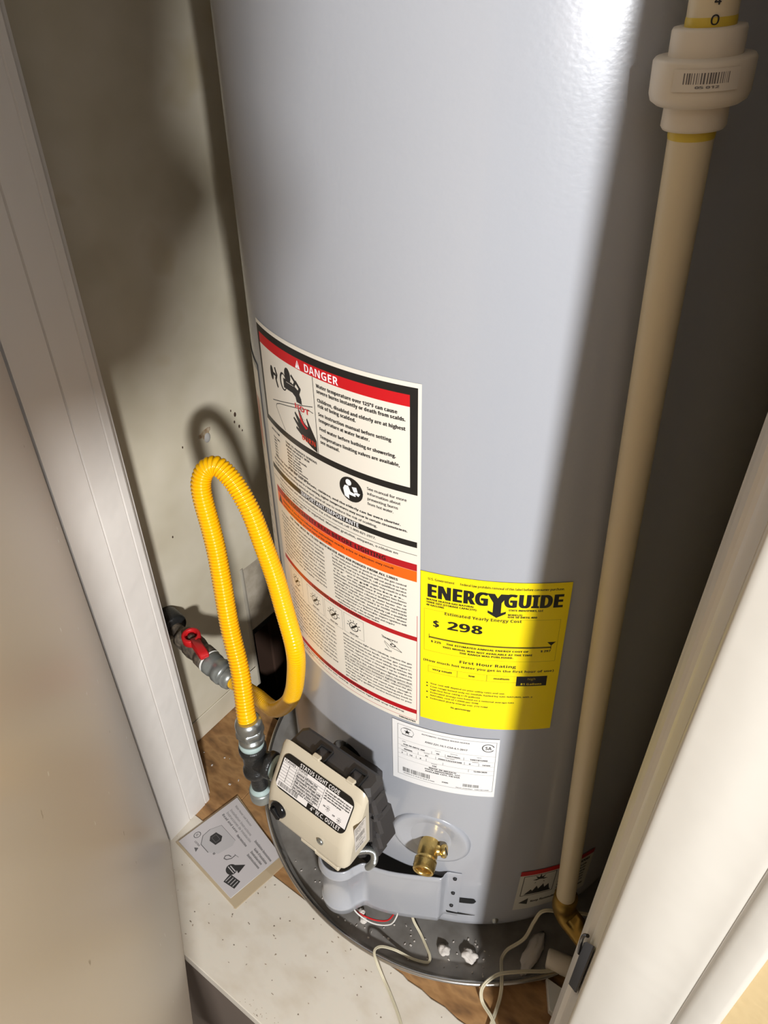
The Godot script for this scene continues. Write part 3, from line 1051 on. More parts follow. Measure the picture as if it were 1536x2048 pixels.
# ---------------------------------------------------------------- closet and door frame
func build_shell() -> void:
	# floor of the closet: stained plywood behind, a painted board in front
	var fl := slab(-0.705, -0.56, -0.02, 0.0, -0.545, -0.332)
	fl.box(Vector3(0.86, 0.02, 0.728), Transform3D(Basis(), Vector3(-0.13, -0.01, -0.696)), 0.001)
	var fn := struct("floor", fl, M.wood, "stained brown plywood floor of the closet around the metal pan")
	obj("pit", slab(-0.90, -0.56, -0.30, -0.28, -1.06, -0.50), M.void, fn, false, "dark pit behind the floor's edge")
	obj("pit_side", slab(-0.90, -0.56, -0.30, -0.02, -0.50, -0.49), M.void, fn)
	var bd := Geo.new()
	var outline := [[-0.62, -0.333], [-0.40, -0.333], [-0.23, -0.333], [-0.205, -0.3335], [-0.196, -0.3315], [-0.175, -0.3330], [-0.16, -0.3312], [-0.14, -0.3335], [-0.12, -0.3310], [-0.09, -0.3332], [-0.03, -0.333], [0.05, -0.333], [0.05, -0.184], [-0.62, -0.184]]
	var P := PackedVector2Array()
	for p in outline:
		P.append(Vector2(p[0], p[1]))
	bd.prism(P, 0.024, Transform3D(Basis(Vector3(1, 0, 0), Vector3(0, 0, 1), Vector3(0, 1, 0)), Vector3(0, -0.022, 0)), false, 0.0015)
	for i in bd.v.size():
		bd.t[i] = Vector2((bd.v[i].x + 0.62) / 0.67, (bd.v[i].z + 0.334) / 0.15)
	struct("trim_1", bd, M.board, "white painted threshold board with dirt specks and a torn back edge", true)
	struct("trim_2", slab(-1.0, 1.0, -0.38, -0.022, -0.24, -0.197), M.riser, "dark taupe riser below the white threshold board")
	# left wall with a cut hole at its foot
	var wl := Geo.new()
	wl.box(Vector3(0.02, 1.345, 0.70), Transform3D(Basis(), Vector3(-0.713, 0.9525, -0.715)), 0.0)
	wl.box(Vector3(0.02, 0.28, 0.225), Transform3D(Basis(), Vector3(-0.713, 0.14, -0.4775)), 0.0)
	wl.box(Vector3(0.02, 0.28, 0.15), Transform3D(Basis(), Vector3(-0.713, 0.14, -0.985)), 0.0)
	var w := struct("wall_left", wl, M.wall, "off-white painted left wall of the closet with stains")
	var pq := Geo.new()
	pq.box(Vector3(0.014, 0.146, 0.316), Transform3D(Basis(), Vector3(-0.713, 0.205, -0.752)), 0.002)
	obj("patch_panel", pq, M.patch, w, false, "rough greyish unpainted patch panel")
	obj("panel_edge", slab(-0.718, -0.7055, 0.121, 0.132, -0.91, -0.594), M.iron, w, false, "dark lower edge of the patch")
	var bead := Geo.new()
	bead.tube(PackedVector3Array([Vector3(-0.7045, 0.001, -0.588), Vector3(-0.705, 0.10, -0.5885), Vector3(-0.7055, 0.284, -0.589)]), PackedFloat32Array([0.0050, 0.0048, 0.0045]), 10)
	obj("corner_bead", bead, M.bead, w, false, "grey corner bead beside the hole")
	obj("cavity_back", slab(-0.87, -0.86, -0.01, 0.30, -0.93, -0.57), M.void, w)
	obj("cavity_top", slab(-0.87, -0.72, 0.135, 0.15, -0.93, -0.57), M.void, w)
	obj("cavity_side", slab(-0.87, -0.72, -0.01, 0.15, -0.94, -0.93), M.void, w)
	obj("wall_stud", slab(-0.80, -0.75, -0.28, 0.135, -0.72, -0.675, 0.003), M.stud, w, false, "dark brown wooden stud in the hole")
	# plaster scar with rust and a wad of filler
	var sc := Geo.new()
	sc.ball(Vector3(-0.7035, 0.5455, -0.5665), Vector3(0.003, 0.0080, 0.0060), 8)
	obj("filler_blob", sc, M.grey_side, w, false, "white filler blob in a nail hole")
	var sr := Geo.new()
	var rows := []
	var ring0 := PackedVector3Array()
	var ring1 := PackedVector3Array()
	for j in 18:
		var a := TAU * j / 18
		var q := 1.0 + 0.25 * sin(3 * a + 1.0) + 0.12 * cos(5 * a)
		ring0.append(Vector3(-0.7024, 0.552 + 0.007 * q * sin(a), -0.5640 + 0.009 * q * cos(a)))
		ring1.append(Vector3(-0.7036, 0.552 + 0.010 * q * sin(a), -0.5640 + 0.012 * q * cos(a)))
	sr.loft([ring1, ring0])
	var scar := mat(Color.WHITE, 0.9)
	mottle(scar, 61, 0.03, Vector3(20, 20, 20), [[0.0, rgb(104, 66, 44)], [0.4, rgb(166, 142, 112)], [1.0, rgb(206, 194, 168)]], 4, 128)
	obj("rust_scar", sr, scar, w, false, "rust-brown scar round the nail hole")
	for q in [[0.557, -0.624, 0.004], [0.546, -0.621, 0.0025], [0.566, -0.617, 0.002], [0.535, -0.629, 0.003], [0.551, -0.522, 0.002], [0.425, -0.475, 0.0022], [0.526, -0.634, 0.002]]:
		var sp_ := Geo.new()
		sp_.ball(Vector3(-0.703, q[0], q[1]), Vector3(0.0004, q[2], q[2] * 0.6), 4)
		obj("rust_spot", sp_, M.stud, w)
	struct("baseboard_left", slab(-0.703, -0.7005, 0.0, 0.050, -0.588, -0.367, 0.001), M.wall, "low painted base strip along the left wall")
	struct("wall_back", slab(-0.90, 0.30, -0.02, 1.64, -1.08, -1.06), M.wall, "back wall of the closet in the dark")
	struct("wall_right", slab(0.078, 0.10, -0.02, 1.64, -1.06, -0.366), M.wall, "right wall of the closet in the dark")
	struct("ceiling", slab(-0.90, 0.30, 1.62, 1.64, -1.08, -0.366), M.wall, "closet ceiling")
	# jambs
	var jl := upright([[-0.600, -0.282], [-0.6009, -0.3215], [-0.6036, -0.3228], [-0.6012, -0.3241], [-0.6022, -0.3545], [-0.6042, -0.3556], [-0.6026, -0.3570], [-0.6032, -0.3645], [-0.6050, -0.3672], [-0.6105, -0.3690], [-0.6120, -0.3740], [-0.64, -0.3740], [-0.64, -0.282]], 0.0, 1.55)  # back corner carried deeper, added to widen the shadow on the left wall
	struct("trim_3", jl, M.trim, "white painted left door jamb with grooves, lit below and shaded above")
	var jr := upright([[-0.0029, -0.2805], [-0.0047, -0.2950], [-0.0085, -0.3165], [-0.0103, -0.3215], [-0.0127, -0.3238], [-0.0150, -0.3255], [-0.0180, -0.3400], [-0.0205, -0.3620], [-0.0217, -0.3665], [0.03, -0.3665], [0.03, -0.2805]], 0.0, 1.55)
	var jrn := struct("trim_4", jr, M.trim, "shaded beige right door jamb with a rounded stop edge")
	# strike plate let into the right jamb
	var sp := Geo.new()
	var pa := Vector3(-0.0128, 0, -0.3215)
	var pb := Vector3(-0.0042, 0, -0.2850)
	var px := (pb - pa).normalized()
	var pn := px.cross(Vector3.UP)
	if pn.x > 0.0:
		pn = -pn
	var face := Transform3D(Basis(px, Vector3.UP, pn), pa + pn * 0.0006)
	sp.prism(PackedVector2Array([V(0.0, 0.297), V(0.036, 0.372), V(0.0372, 0.462), V(0.010, 0.408), V(0.0, 0.384)]), 0.0014, face)
	var spn := obj("strike_plate", sp, M.strike, jrn, false, "dark metal strike plate")
	var lip := Geo.new()
	lip.tube(spline([face * Vector3(-0.001, 0.360, 0.002), face * Vector3(-0.0012, 0.384, 0.0034), face * Vector3(0.003, 0.402, 0.0036), face * Vector3(0.009, 0.416, 0.002)], 0.003), 0.0016, 8)
	obj("plate_lip", lip, M.black_gloss, spn, false, "curved black lip")
	# casing with a soft ogee face
	var cs := [[-0.0026, -0.2800], [-0.0022, -0.2762], [-0.0004, -0.2745]]
	for i in 15:
		var f := i / 14.0
		cs.append([lerpf(0.0030, 0.0575, f), -0.2738 + 0.0016 * sin(TAU * 0.8 * f) + 0.0022 * f])
	cs.append_array([[0.0588, -0.2735], [0.0604, -0.2712], [0.0640, -0.2695], [0.0765, -0.2680], [0.0800, -0.2690], [0.0812, -0.2715], [0.0812, -0.2855], [-0.0026, -0.2855]])
	struct("trim_5", upright(cs, -0.38, 1.62, true), M.casing, "cream white moulded door casing, brightly lit")
	struct("wall_front_right", slab(0.03, 3.8, -0.38, 2.15, -0.3660, -0.2840), M.tan_wall, "warm tan wall beside the door casing")
	struct("wall_front_left", slab(-1.7, -0.635, -0.38, 2.15, -0.3660, -0.2840), M.room_wall, "wall left of the closet opening")
	struct("wall_front_top", slab(-0.64, 0.03, 1.55, 2.15, -0.3660, -0.2840), M.room_wall, "wall above the closet opening")
	# open door, hinged on the left jamb
	var d := Vector3(cos(deg_to_rad(34.8)), 0, sin(deg_to_rad(34.8)))
	var nrm := Vector3(-d.z, 0, d.x)   # away from the closet
	var o := Vector3(-0.598, 0, -0.2785)
	var ds := Geo.new()
	var L := 0.595
	ds.box(Vector3(L, 1.536, 0.034), Transform3D(Basis(d, Vector3.UP, nrm), o + d * (L / 2) + Vector3(0, 0.003 + 0.768, 0) + nrm * 0.017), 0.0018)
	for i in ds.v.size():
		var lp := ds.v[i] - o
		ds.t[i] = Vector2(lp.dot(d) / L, 1.0 - lp.y / 1.54)
	struct("door_1", ds, M.door, "open cream painted flat door with paint flecks, filling the left edge", true)

func build_room() -> void:
	struct("floor_room", slab(-1.7, 3.8, -0.47, -0.38, -0.30, 3.8), M.room_floor, "floor of the room in front of the closet")
	struct("ceiling_room", slab(-1.7, 3.8, 2.15, 2.17, -0.36, 3.8), M.room_wall, "ceiling of the room")
	struct("wall_room_left", slab(-1.72, -1.7, -0.47, 2.17, -0.36, 3.8), M.room_wall, "left wall of the room")
	struct("wall_room_right", slab(3.8, 3.82, -0.47, 2.17, -0.36, 3.8), M.room_wall, "right wall of the room")
	struct("wall_room_back", slab(-1.7, 3.8, -0.47, 2.17, 3.8, 3.82), M.room_wall, "back wall of the room")
	var t := thing("globe_lamp", "round white glass globe lamp on a tall stand outside the frame", "lamp", Vector3(lamp_at.x, -0.38, lamp_at.z))
	var gl := mat(rgb(255, 252, 246), 0.3)
	gl.emission_enabled = true
	gl.emission = Color(0.985, 0.99, 1.0)
	gl.emission_energy_multiplier = 1.2
	var b := Geo.new()
	b.ball(lamp_at, Vector3(0.075, 0.075, 0.075), 14)
	obj("globe", b, gl, t)
	var h := Geo.new()
	h.lathe([V(0.14, -0.38), V(0.14, -0.435), V(0.02, -0.425), V(0.010, -0.41), V(0.010, 1.19), V(0.032, 1.205), V(0.034, 1.228)], Transform3D(Basis(), Vector3(lamp_at.x, 0, lamp_at.z)), 32)
	obj("stand", h, M.steel, t)

# the photographer, standing behind the camera with the phone held up
func build_person() -> void:
	var t := thing("person", "person in dark clothes leaning in behind the camera, holding up a phone", "person", Vector3(0.40, -0.38, 0.78))
	# joints: a, b, radius at a, radius at b, tone
	var skin := rgb(190, 140, 112).srgb_to_linear()
	var shirt := rgb(52, 56, 66).srgb_to_linear()
	var jean := rgb(50, 60, 84).srgb_to_linear()
	var B := [
		[Vector3(0.215, 1.215, 0.240), Vector3(0.198, 1.105, 0.230), 0.096, 0.078, skin],
		[Vector3(0.225, 1.16, 0.29), Vector3(0.285, 1.09, 0.46), 0.055, 0.062, skin],
		[Vector3(0.20, 1.03, 0.65), Vector3(0.38, 1.07, 0.49), 0.080, 0.075, shirt],
		[Vector3(0.30, 0.98, 0.62), Vector3(0.42, 0.50, 0.80), 0.130, 0.130, shirt],
		[Vector3(0.38, 1.07, 0.48), Vector3(0.315, 1.035, 0.315), 0.056, 0.048, shirt],
		[Vector3(0.315, 1.035, 0.315), Vector3(0.130, 1.052, 0.10), 0.047, 0.034, skin],
		[Vector3(0.130, 1.052, 0.10), Vector3(0.062, 1.040, 0.030), 0.038, 0.030, skin],
		[Vector3(0.18, 1.03, 0.66), Vector3(0.02, 0.94, 0.48), 0.058, 0.046, shirt],
		[Vector3(0.02, 0.94, 0.48), Vector3(-0.01, 1.010, 0.110), 0.044, 0.030, skin],
		[Vector3(0.36, 0.47, 0.83), Vector3(0.33, 0.07, 0.80), 0.095, 0.062, jean],
		[Vector3(0.33, 0.07, 0.80), Vector3(0.33, -0.32, 0.84), 0.060, 0.042, jean],
		[Vector3(0.48, 0.47, 0.77), Vector3(0.51, 0.07, 0.72), 0.095, 0.062, jean],
		[Vector3(0.51, 0.07, 0.72), Vector3(0.51, -0.32, 0.76), 0.060, 0.042, jean],
		[Vector3(0.33, -0.345, 0.86), Vector3(0.27, -0.35, 0.74), 0.036, 0.032, shirt],
		[Vector3(0.51, -0.345, 0.78), Vector3(0.45, -0.35, 0.66), 0.036, 0.032, shirt]]
	var g := nets(B, 0.018, 0.025)
	var m := mat(Color.WHITE, 0.8)
	m.vertex_color_use_as_albedo = true
	for i in g[0].size():
		g[0][i] -= t.position
	var st := SurfaceTool.new()
	st.begin(Mesh.PRIMITIVE_TRIANGLES)
	for i in g[0].size():
		st.set_smooth_group(0)
		st.set_color(g[1][i])
		st.add_vertex(g[0][i])
	st.generate_normals()
	var o := MeshInstance3D.new()
	o.name = "body"
	o.mesh = st.commit()
	o.mesh.surface_set_material(0, m)
	t.add_child(o)
	var hair := Geo.new()
	hair.ball(Vector3(0.222, 1.246, 0.250), Vector3(0.098, 0.084, 0.102), 12)
	obj("hair", hair, mat(rgb(40, 30, 24), 0.7), t)
	var p := thing("phone", "black phone held up by the person behind the camera", "phone", Vector3(-0.02, 1.09, 0.01))
	var up := Vector3(-0.3372, 0.8088, -0.4816)
	var fw := Vector3(-0.4639, -0.5880, -0.6626)
	var rt := fw.cross(up).normalized()
	var pg := Geo.new()
	pg.box(Vector3(0.072, 0.148, 0.008), Transform3D(Basis(rt, up, -fw).orthonormalized(), Vector3(0, 1.044, 0) - fw * 0.012 + up * 0.040 - rt * 0.032), 0.002)
	obj("case", pg, M.black, p)

# surface nets over tapered capsules joined by a smooth minimum
func nets(B: Array, cell: float, blend: float) -> Array:
	var lo := Vector3.INF
	var hi := -Vector3.INF
	for q in B:
		for e in 2:
			lo = lo.min(q[e] - Vector3.ONE * (q[2 + e] + 0.04))
			hi = hi.max(q[e] + Vector3.ONE * (q[2 + e] + 0.04))
	var n := Vector3i(((hi - lo) / cell).ceil()) + Vector3i.ONE
	var F := PackedFloat32Array()
	F.resize(n.x * n.y * n.z)
	F.fill(1.0)
	var near := PackedByteArray()
	near.resize(F.size())
	for bi in B.size():
		var q: Array = B[bi]
		var a: Vector3 = q[0]
		var d: Vector3 = q[1] - a
		var dd := d.length_squared()
		var R: float = maxf(q[2], q[3]) + 0.05
		var l: Vector3 = (a.min(q[1]) - Vector3.ONE * R - lo) / cell
		var h: Vector3 = (a.max(q[1]) + Vector3.ONE * R - lo) / cell
		for z in range(maxi(0, int(l.z)), mini(n.z, int(h.z) + 1)):
			for y in range(maxi(0, int(l.y)), mini(n.y, int(h.y) + 1)):
				for x in range(maxi(0, int(l.x)), mini(n.x, int(h.x) + 1)):
					var p := lo + Vector3(x, y, z) * cell
					var s := clampf((p - a).dot(d) / dd, 0.0, 1.0)
					var v: float = (p - a - d * s).length() - lerpf(q[2], q[3], s)
					var i := (z * n.y + y) * n.x + x
					if v < F[i]:
						near[i] = bi
					var k := maxf(blend - absf(v - F[i]), 0.0) / blend
					F[i] = minf(v, F[i]) - k * k * blend * 0.25
	var V_ := {}
	var off := [0, 1, n.x, n.x + 1, n.x * n.y, n.x * n.y + 1, n.x * n.y + n.x, n.x * n.y + n.x + 1]
	for z in n.z - 1:
		for y in n.y - 1:
			for x in n.x - 1:
				var i := (z * n.y + y) * n.x + x
				var c := 0
				for e in 8:
					if F[i + off[e]] < 0.0:
						c += 1
				if c == 0 or c == 8:
					continue
				var s := Vector3.ZERO
				var m := 0
				for e in [[0, 1], [2, 3], [4, 5], [6, 7], [0, 2], [1, 3], [4, 6], [5, 7], [0, 4], [1, 5], [2, 6], [3, 7]]:
					var f0 := F[i + off[e[0]]]
					var f1 := F[i + off[e[1]]]
					if (f0 < 0.0) != (f1 < 0.0):
						var t := f0 / (f0 - f1)
						var p0 := Vector3(e[0] & 1, (e[0] >> 1) & 1, e[0] >> 2)
						var p1 := Vector3(e[1] & 1, (e[1] >> 1) & 1, e[1] >> 2)
						s += p0.lerp(p1, t)
						m += 1
				V_[i] = lo + (Vector3(x, y, z) + s / m) * cell
	var verts := PackedVector3Array()
	var cols := PackedColorArray()
	var ax := [1, n.x, n.x * n.y]
	for i in V_:
		for d in 3:
			var u: int = ax[(d + 1) % 3]
			var w: int = ax[(d + 2) % 3]
			var j: int = i + ax[d]
			if (F[i] < 0.0) == (F[j] < 0.0):
				continue
			if not (V_.has(i - u) and V_.has(i - w) and V_.has(i - u - w)):
				continue
			var Q := [V_[i], V_[i - u], V_[i - u - w], V_[i - w]]
			if F[i] < 0.0:
				Q.reverse()
			var col: Color = B[near[i]][4]
			for e in [0, 1, 2, 0, 2, 3]:
				verts.append(Q[e])
				cols.append(col)
	return [verts, cols]

# ---------------------------------------------------------------- water heater
func build_heater() -> void:
	var t := thing("water_heater", "tall grey cylindrical gas water heater with warning labels standing in a metal pan", "water heater", TANK)
	var j := Geo.new()
	var full := []
	for y in [0.1580, 0.1585, 0.5, 1.0, 1.545, 1.5495]:
		full.append(ring_path(Vector3(TANK.x, y, TANK.z), TR if y < 1.547 else TR - 0.004, 0.0, 358.0, 179))
	j.begin()
	j.grid(full, true)
	j.away(TANK + Vector3(0, 0.8, 0))
	j.begin()
	j.cap(full[5])
	j.away(TANK + Vector3(0, 0.8, 0))
	# lower skirt, open at the front left
	var outer := []
	for y in [0.1582, 0.05, 0.0425, 0.040]:
		outer.append(ring_path(Vector3(TANK.x, y, TANK.z), TR if y > 0.041 else TR - 0.0015, 21.8, 330.0, 154))
	outer.append(ring_path(Vector3(TANK.x, 0.0402, TANK.z), TR - 0.006, 21.8, 330.0, 154))
	outer.append(ring_path(Vector3(TANK.x, 0.1582, TANK.z), TR - 0.006, 21.8, 330.0, 154))
	j.begin()
	j.grid(outer)
	j.away(TANK + Vector3(0, 0.1, 0))
	# hem over the opening
	var hem := []
	for q in [[0.1590, 0.0004], [0.1575, 0.0], [0.1568, -0.002], [0.1575, -0.006], [0.170, -0.006]]:
		hem.append(ring_path(Vector3(TANK.x, q[0], TANK.z), TR + q[1], -30.0, 21.8, 52))
	j.begin()
	j.grid(hem)
	j.away(TANK + Vector3(0, 0.3, 0))
	var jk := obj("jacket", j, M.tank, t)
	var inn := Geo.new()
	inn.lathe([V(0.20, 0.004), V(0.228, 0.004), V(0.228, 0.21), V(0.05, 0.21)], Transform3D(Basis(), TANK), 64)
	obj("combustion_chamber", inn, M.void, t, false, "black inside behind the opening")
	# slots, screws and slit on the jacket
	var slot := Geo.new()
	slot.begin()
	var rows := []
	for i in 9:
		var f := i / 8.0
		var hh := 0.0062 * (1.0 if f < 0.72 else sqrt(maxf(0.0, 1.0 - pow((f - 0.72) / 0.28, 2.0))))
		rows.append(PackedVector3Array([cyl(27.2 + 4.6 * f, 0.106 + hh, 0.0010), cyl(27.2 + 4.6 * f, 0.106 - hh, 0.0010)]))
	slot.grid(rows)
	slot.away(TANK)
	obj("slot", slot, M.void, jk, false, "black rounded slot")
	obj("slit", sticker(V(23.4, 0.0745), V(32.0, 0.0695), V(32.0, 0.0685), V(23.4, 0.0690), 0.0012, 8, 1), M.void, jk)
	for q in [[25.3, 0.160], [25.2, 0.124], [25.1, 0.091]]:
		var s := Geo.new()
		s.lathe([V(0.0, 0.0022), V(0.0022, 0.0020), V(0.0026, 0.0)], axis_xf(cyl(q[0], q[1], 0.0012), cyl(q[0], q[1], 1.0) - cyl(q[0], q[1])), 10)
		obj("rivet", s, M.black, jk)
	var s2 := Geo.new()
	s2.lathe([V(0.0, 0.0045), V(0.003, 0.0040), V(0.0046, 0.0015), V(0.0048, 0.0)], axis_xf(cyl(38.0, 0.053), cyl(38.0, 0.05, 1.0) - cyl(38.0, 0.05)), 14)
	obj("screw", s2, M.steel, jk)
	# access cover: a bent sheet with a rounded bulge at its left end
	var plan := []
	plan.append([27.0, 0.0010]); plan.append([24.0, 0.0011]); plan.append([23.2, 0.0014]); plan.append([22.6, 0.0045]); plan.append([22.2, 0.0090]); plan.append([21.7, 0.0112])
	for i in 8:
		plan.append([lerpf(20.8, 3.4, i / 7.0), lerpf(0.0118, 0.0225, i / 7.0)])
	var pts := PackedVector3Array()
	for q in plan:
		pts.append(cyl(q[0], 0.0, q[1]))
	# smooth sweep out of the flat into the round bulge
	var bc := cyl(-5.0, 0.0, 0.0300)
	var bend := [cyl(3.4, 0.0, 0.0225), cyl(2.0, 0.0, 0.0232), cyl(1.15, 0.0, 0.0262)]
	for i in 14:
		var a := deg_to_rad(lerpf(80.0, -95.0, i / 13.0) - 5.0)
		bend.append(bc + Vector3(sin(a), 0, cos(a)) * 0.0270)
	var sm := spline(bend, 0.0022)
	for i in range(1, sm.size()):
		pts.append(sm[i])
	pts.append(cyl(-11.4, 0.0, 0.012)); pts.append(cyl(-11.6, 0.0, 0.0)); pts.append(cyl(-11.6, 0.0, -0.02))
	var cov := Geo.new()
	cov.begin()
	var cr := []
	var np := pts.size()
	for q in [[0.1535, -0.0022], [0.1555, -0.0012], [0.1560, 0.0], [0.1540, 0.0010], [0.1450, 0.0008], [0.1425, 0.0018], [0.1395, 0.0026], [0.1365, 0.0016], [0.1340, 0.0], [0.066, 0.0], [0.0635, 0.0016], [0.0605, 0.0026], [0.0575, 0.0018], [0.055, 0.0010], [0.0470, 0.0010], [0.0460, -0.0008]]:
		var r := PackedVector3Array()
		for i in np:
			var d := (pts[mini(i + 1, np - 1)] - pts[maxi(i - 1, 0)]).normalized()
			var nn := Vector3(-d.z, 0, d.x)
			if nn.dot(pts[i] - TANK) < 0.0:
				nn = -nn
			var lift: float = q[1] * (1.0 - smoothstep(-0.292, -0.276, pts[i].x)) if q[0] > 0.05 and q[0] < 0.148 else q[1] * (1.0 if i > 4 else 0.3)
			var tilt := 0.017 * smoothstep(-0.285, -0.195, pts[i].x)
			r.append(pts[i] + nn * lift + Vector3(0, q[0] + tilt, 0))
		cr.append(r)
	cov.grid(cr)
	cov.away(TANK + Vector3(0, 0.1, 0))
	obj("access_cover", cov, M.tank, t, false, "grey sheet metal burner cover with a rounded bulge")
	# drain dish and brass drain valve
	var dish_c := cyl(18.0, 0.237, 0.0)
	var rad := (cyl(18.0, 0.0, 1.0) - cyl(18.0, 0.0)).normalized()
	var dish := Geo.new()
	dish.lathe([V(0.0, -0.003), V(0.012, -0.003), V(0.020, -0.0020), V(0.030, -0.0004), V(0.038, 0.0008), V(0.0425, 0.0012), V(0.0455, 0.0008), V(0.0475, -0.0012), V(0.0482, -0.008)], axis_xf(dish_c, rad), 56)
	obj("drain_dish", dish, M.tank, t, false, "grey dished ring round the drain")
	var dv := Node3D.new()
	dv.name = "drain_valve"
	dv.position = dish_c - TANK
	t.add_child(dv)
	dv.set_meta("label", "brass drain valve with open threaded mouth")
	var dax := (rad + Vector3(0, -0.10, 0)).normalized()
	var dx := axis_xf(dish_c + Vector3(0, -0.007, 0), dax)
	var db := Geo.new()
	db.lathe([V(0.0105, -0.006), V(0.0115, 0.0), V(0.0125, 0.004), V(0.0125, 0.017), V(0.0118, 0.019), V(0.0118, 0.0205), V(0.0134, 0.022), V(0.0134, 0.0235), V(0.0126, 0.0245), V(0.0134, 0.0255), V(0.0126, 0.0268), V(0.0134, 0.0280), V(0.0126, 0.0293), V(0.0134, 0.0306), V(0.0126, 0.032), V(0.0128, 0.0345), V(0.0118, 0.036), V(0.0100, 0.0356), V(0.0092, 0.033), V(0.0088, 0.016), V(0.0088, 0.016), V(0.0, 0.0155)], dx, 36)
	obj("valve_body", db, M.brass, dv)
	var tang := Vector3(rad.z, 0, -rad.x)
	var kn := Geo.new()
	var kx := axis_xf(dx * Vector3(0, 0.009, 0) + tang * 0.009 + Vector3(0, 0.003, 0), (tang + Vector3(0, 0.25, 0)).normalized())
	kn.lathe([V(0.0060, 0.0), V(0.0060, 0.005), V(0.0050, 0.0055), V(0.0050, 0.0065), V(0.0074, 0.0075), V(0.0078, 0.009), V(0.0078, 0.0115), V(0.0070, 0.0128), V(0.0070, 0.0128), V(0.0, 0.0128)], kx, 24)
	obj("stem", kn, M.brass, dv, false, "slotted brass stem")
	var ks := Geo.new()
	ks.box(Vector3(0.0125, 0.0012, 0.0020), Transform3D(kx.basis, kx * Vector3(0, 0.0126, 0)), 0.0)
	obj("screw_slot", ks, M.void, dv)
	# stickers
	obj("warning_label", sticker(V(-30.74, 0.8238), V(11.88, 0.8247), V(13.70, 0.4453), V(-28.9, 0.4453), 0.0007, 60, 8), printed(danger_print(), 0.5), t, true, "tall cream danger and lighting instruction label in black, red and orange")
	obj("energy_label", sticker(V(12.79, 0.6524), V(40.36, 0.6551), V(41.88, 0.4612), V(13.93, 0.4593), 0.0009, 40, 6), printed(energy_print(), 0.5), t, true, "bright yellow energy cost label")
	obj("rating_label", sticker(V(7.29, 0.4408), V(31.56, 0.4441), V(32.13, 0.3436), V(7.66, 0.3396), 0.0011, 36, 5), printed(rating_print(), 0.4), t, true, "white rating plate sticker with table and barcodes")
	obj("flame_label", sticker(V(42.8, 0.1758), V(66.0, 0.1680), V(66.0, 0.0700), V(42.5, 0.0784), 0.0008, 30, 4), printed(flame_print(), 0.5), t, true, "small flammable vapour warning sticker with red top, in shade")
	var side := Ink.new(200, 300, CREAM)
	side.rect(0, 0, 200, 6, Color(0.62, 0.62, 0.60))
	side.rect(30, 40, 150, 55, Color(0.86, 0.50, 0.36))
	for i in 14:
		side.rect(24, 120 + 12 * i, 150, 3, Color(0.45, 0.45, 0.45))
	obj("side_label", sticker(V(-62.0, 0.772), V(-34.5, 0.772), V(-33.5, 0.47), V(-61.0, 0.47), 0.0008, 20, 4), printed(side.im, 0.4), t, true, "second label seen edge-on at the tank's left side")
	# black patch added in place of the dark recess behind the gas control
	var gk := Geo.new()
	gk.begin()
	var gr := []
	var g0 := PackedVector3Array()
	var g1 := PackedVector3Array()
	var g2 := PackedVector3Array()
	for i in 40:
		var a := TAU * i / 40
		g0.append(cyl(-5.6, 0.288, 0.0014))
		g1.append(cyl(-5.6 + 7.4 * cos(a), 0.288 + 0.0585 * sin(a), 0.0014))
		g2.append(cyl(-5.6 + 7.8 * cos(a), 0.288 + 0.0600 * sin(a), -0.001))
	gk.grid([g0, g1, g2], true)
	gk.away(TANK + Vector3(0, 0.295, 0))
	obj("recess_patch", gk, M.black_gloss, t, false, "black oval patch standing in for the dark recess behind the gas control")
	build_control(t)
	# wires under the cover
	var wr := Geo.new()
	wr.tube(spline([Vector3(-0.300, 0.060, -0.345), Vector3(-0.290, 0.034, -0.349), Vector3(-0.268, 0.026, -0.354), Vector3(-0.246, 0.034, -0.364), Vector3(-0.240, 0.060, -0.372)]), 0.0011, 8)
	obj("wire", wr, M.white, t, false, "white burner wire")
	var wr2 := Geo.new()
	wr2.tube(spline([Vector3(-0.304, 0.060, -0.347), Vector3(-0.294, 0.033, -0.351), Vector3(-0.270, 0.029, -0.357), Vector3(-0.252, 0.034, -0.366), Vector3(-0.244, 0.060, -0.374)]), 0.0011, 8)
	obj("wire", wr2, M.red, t, false, "red burner wire")

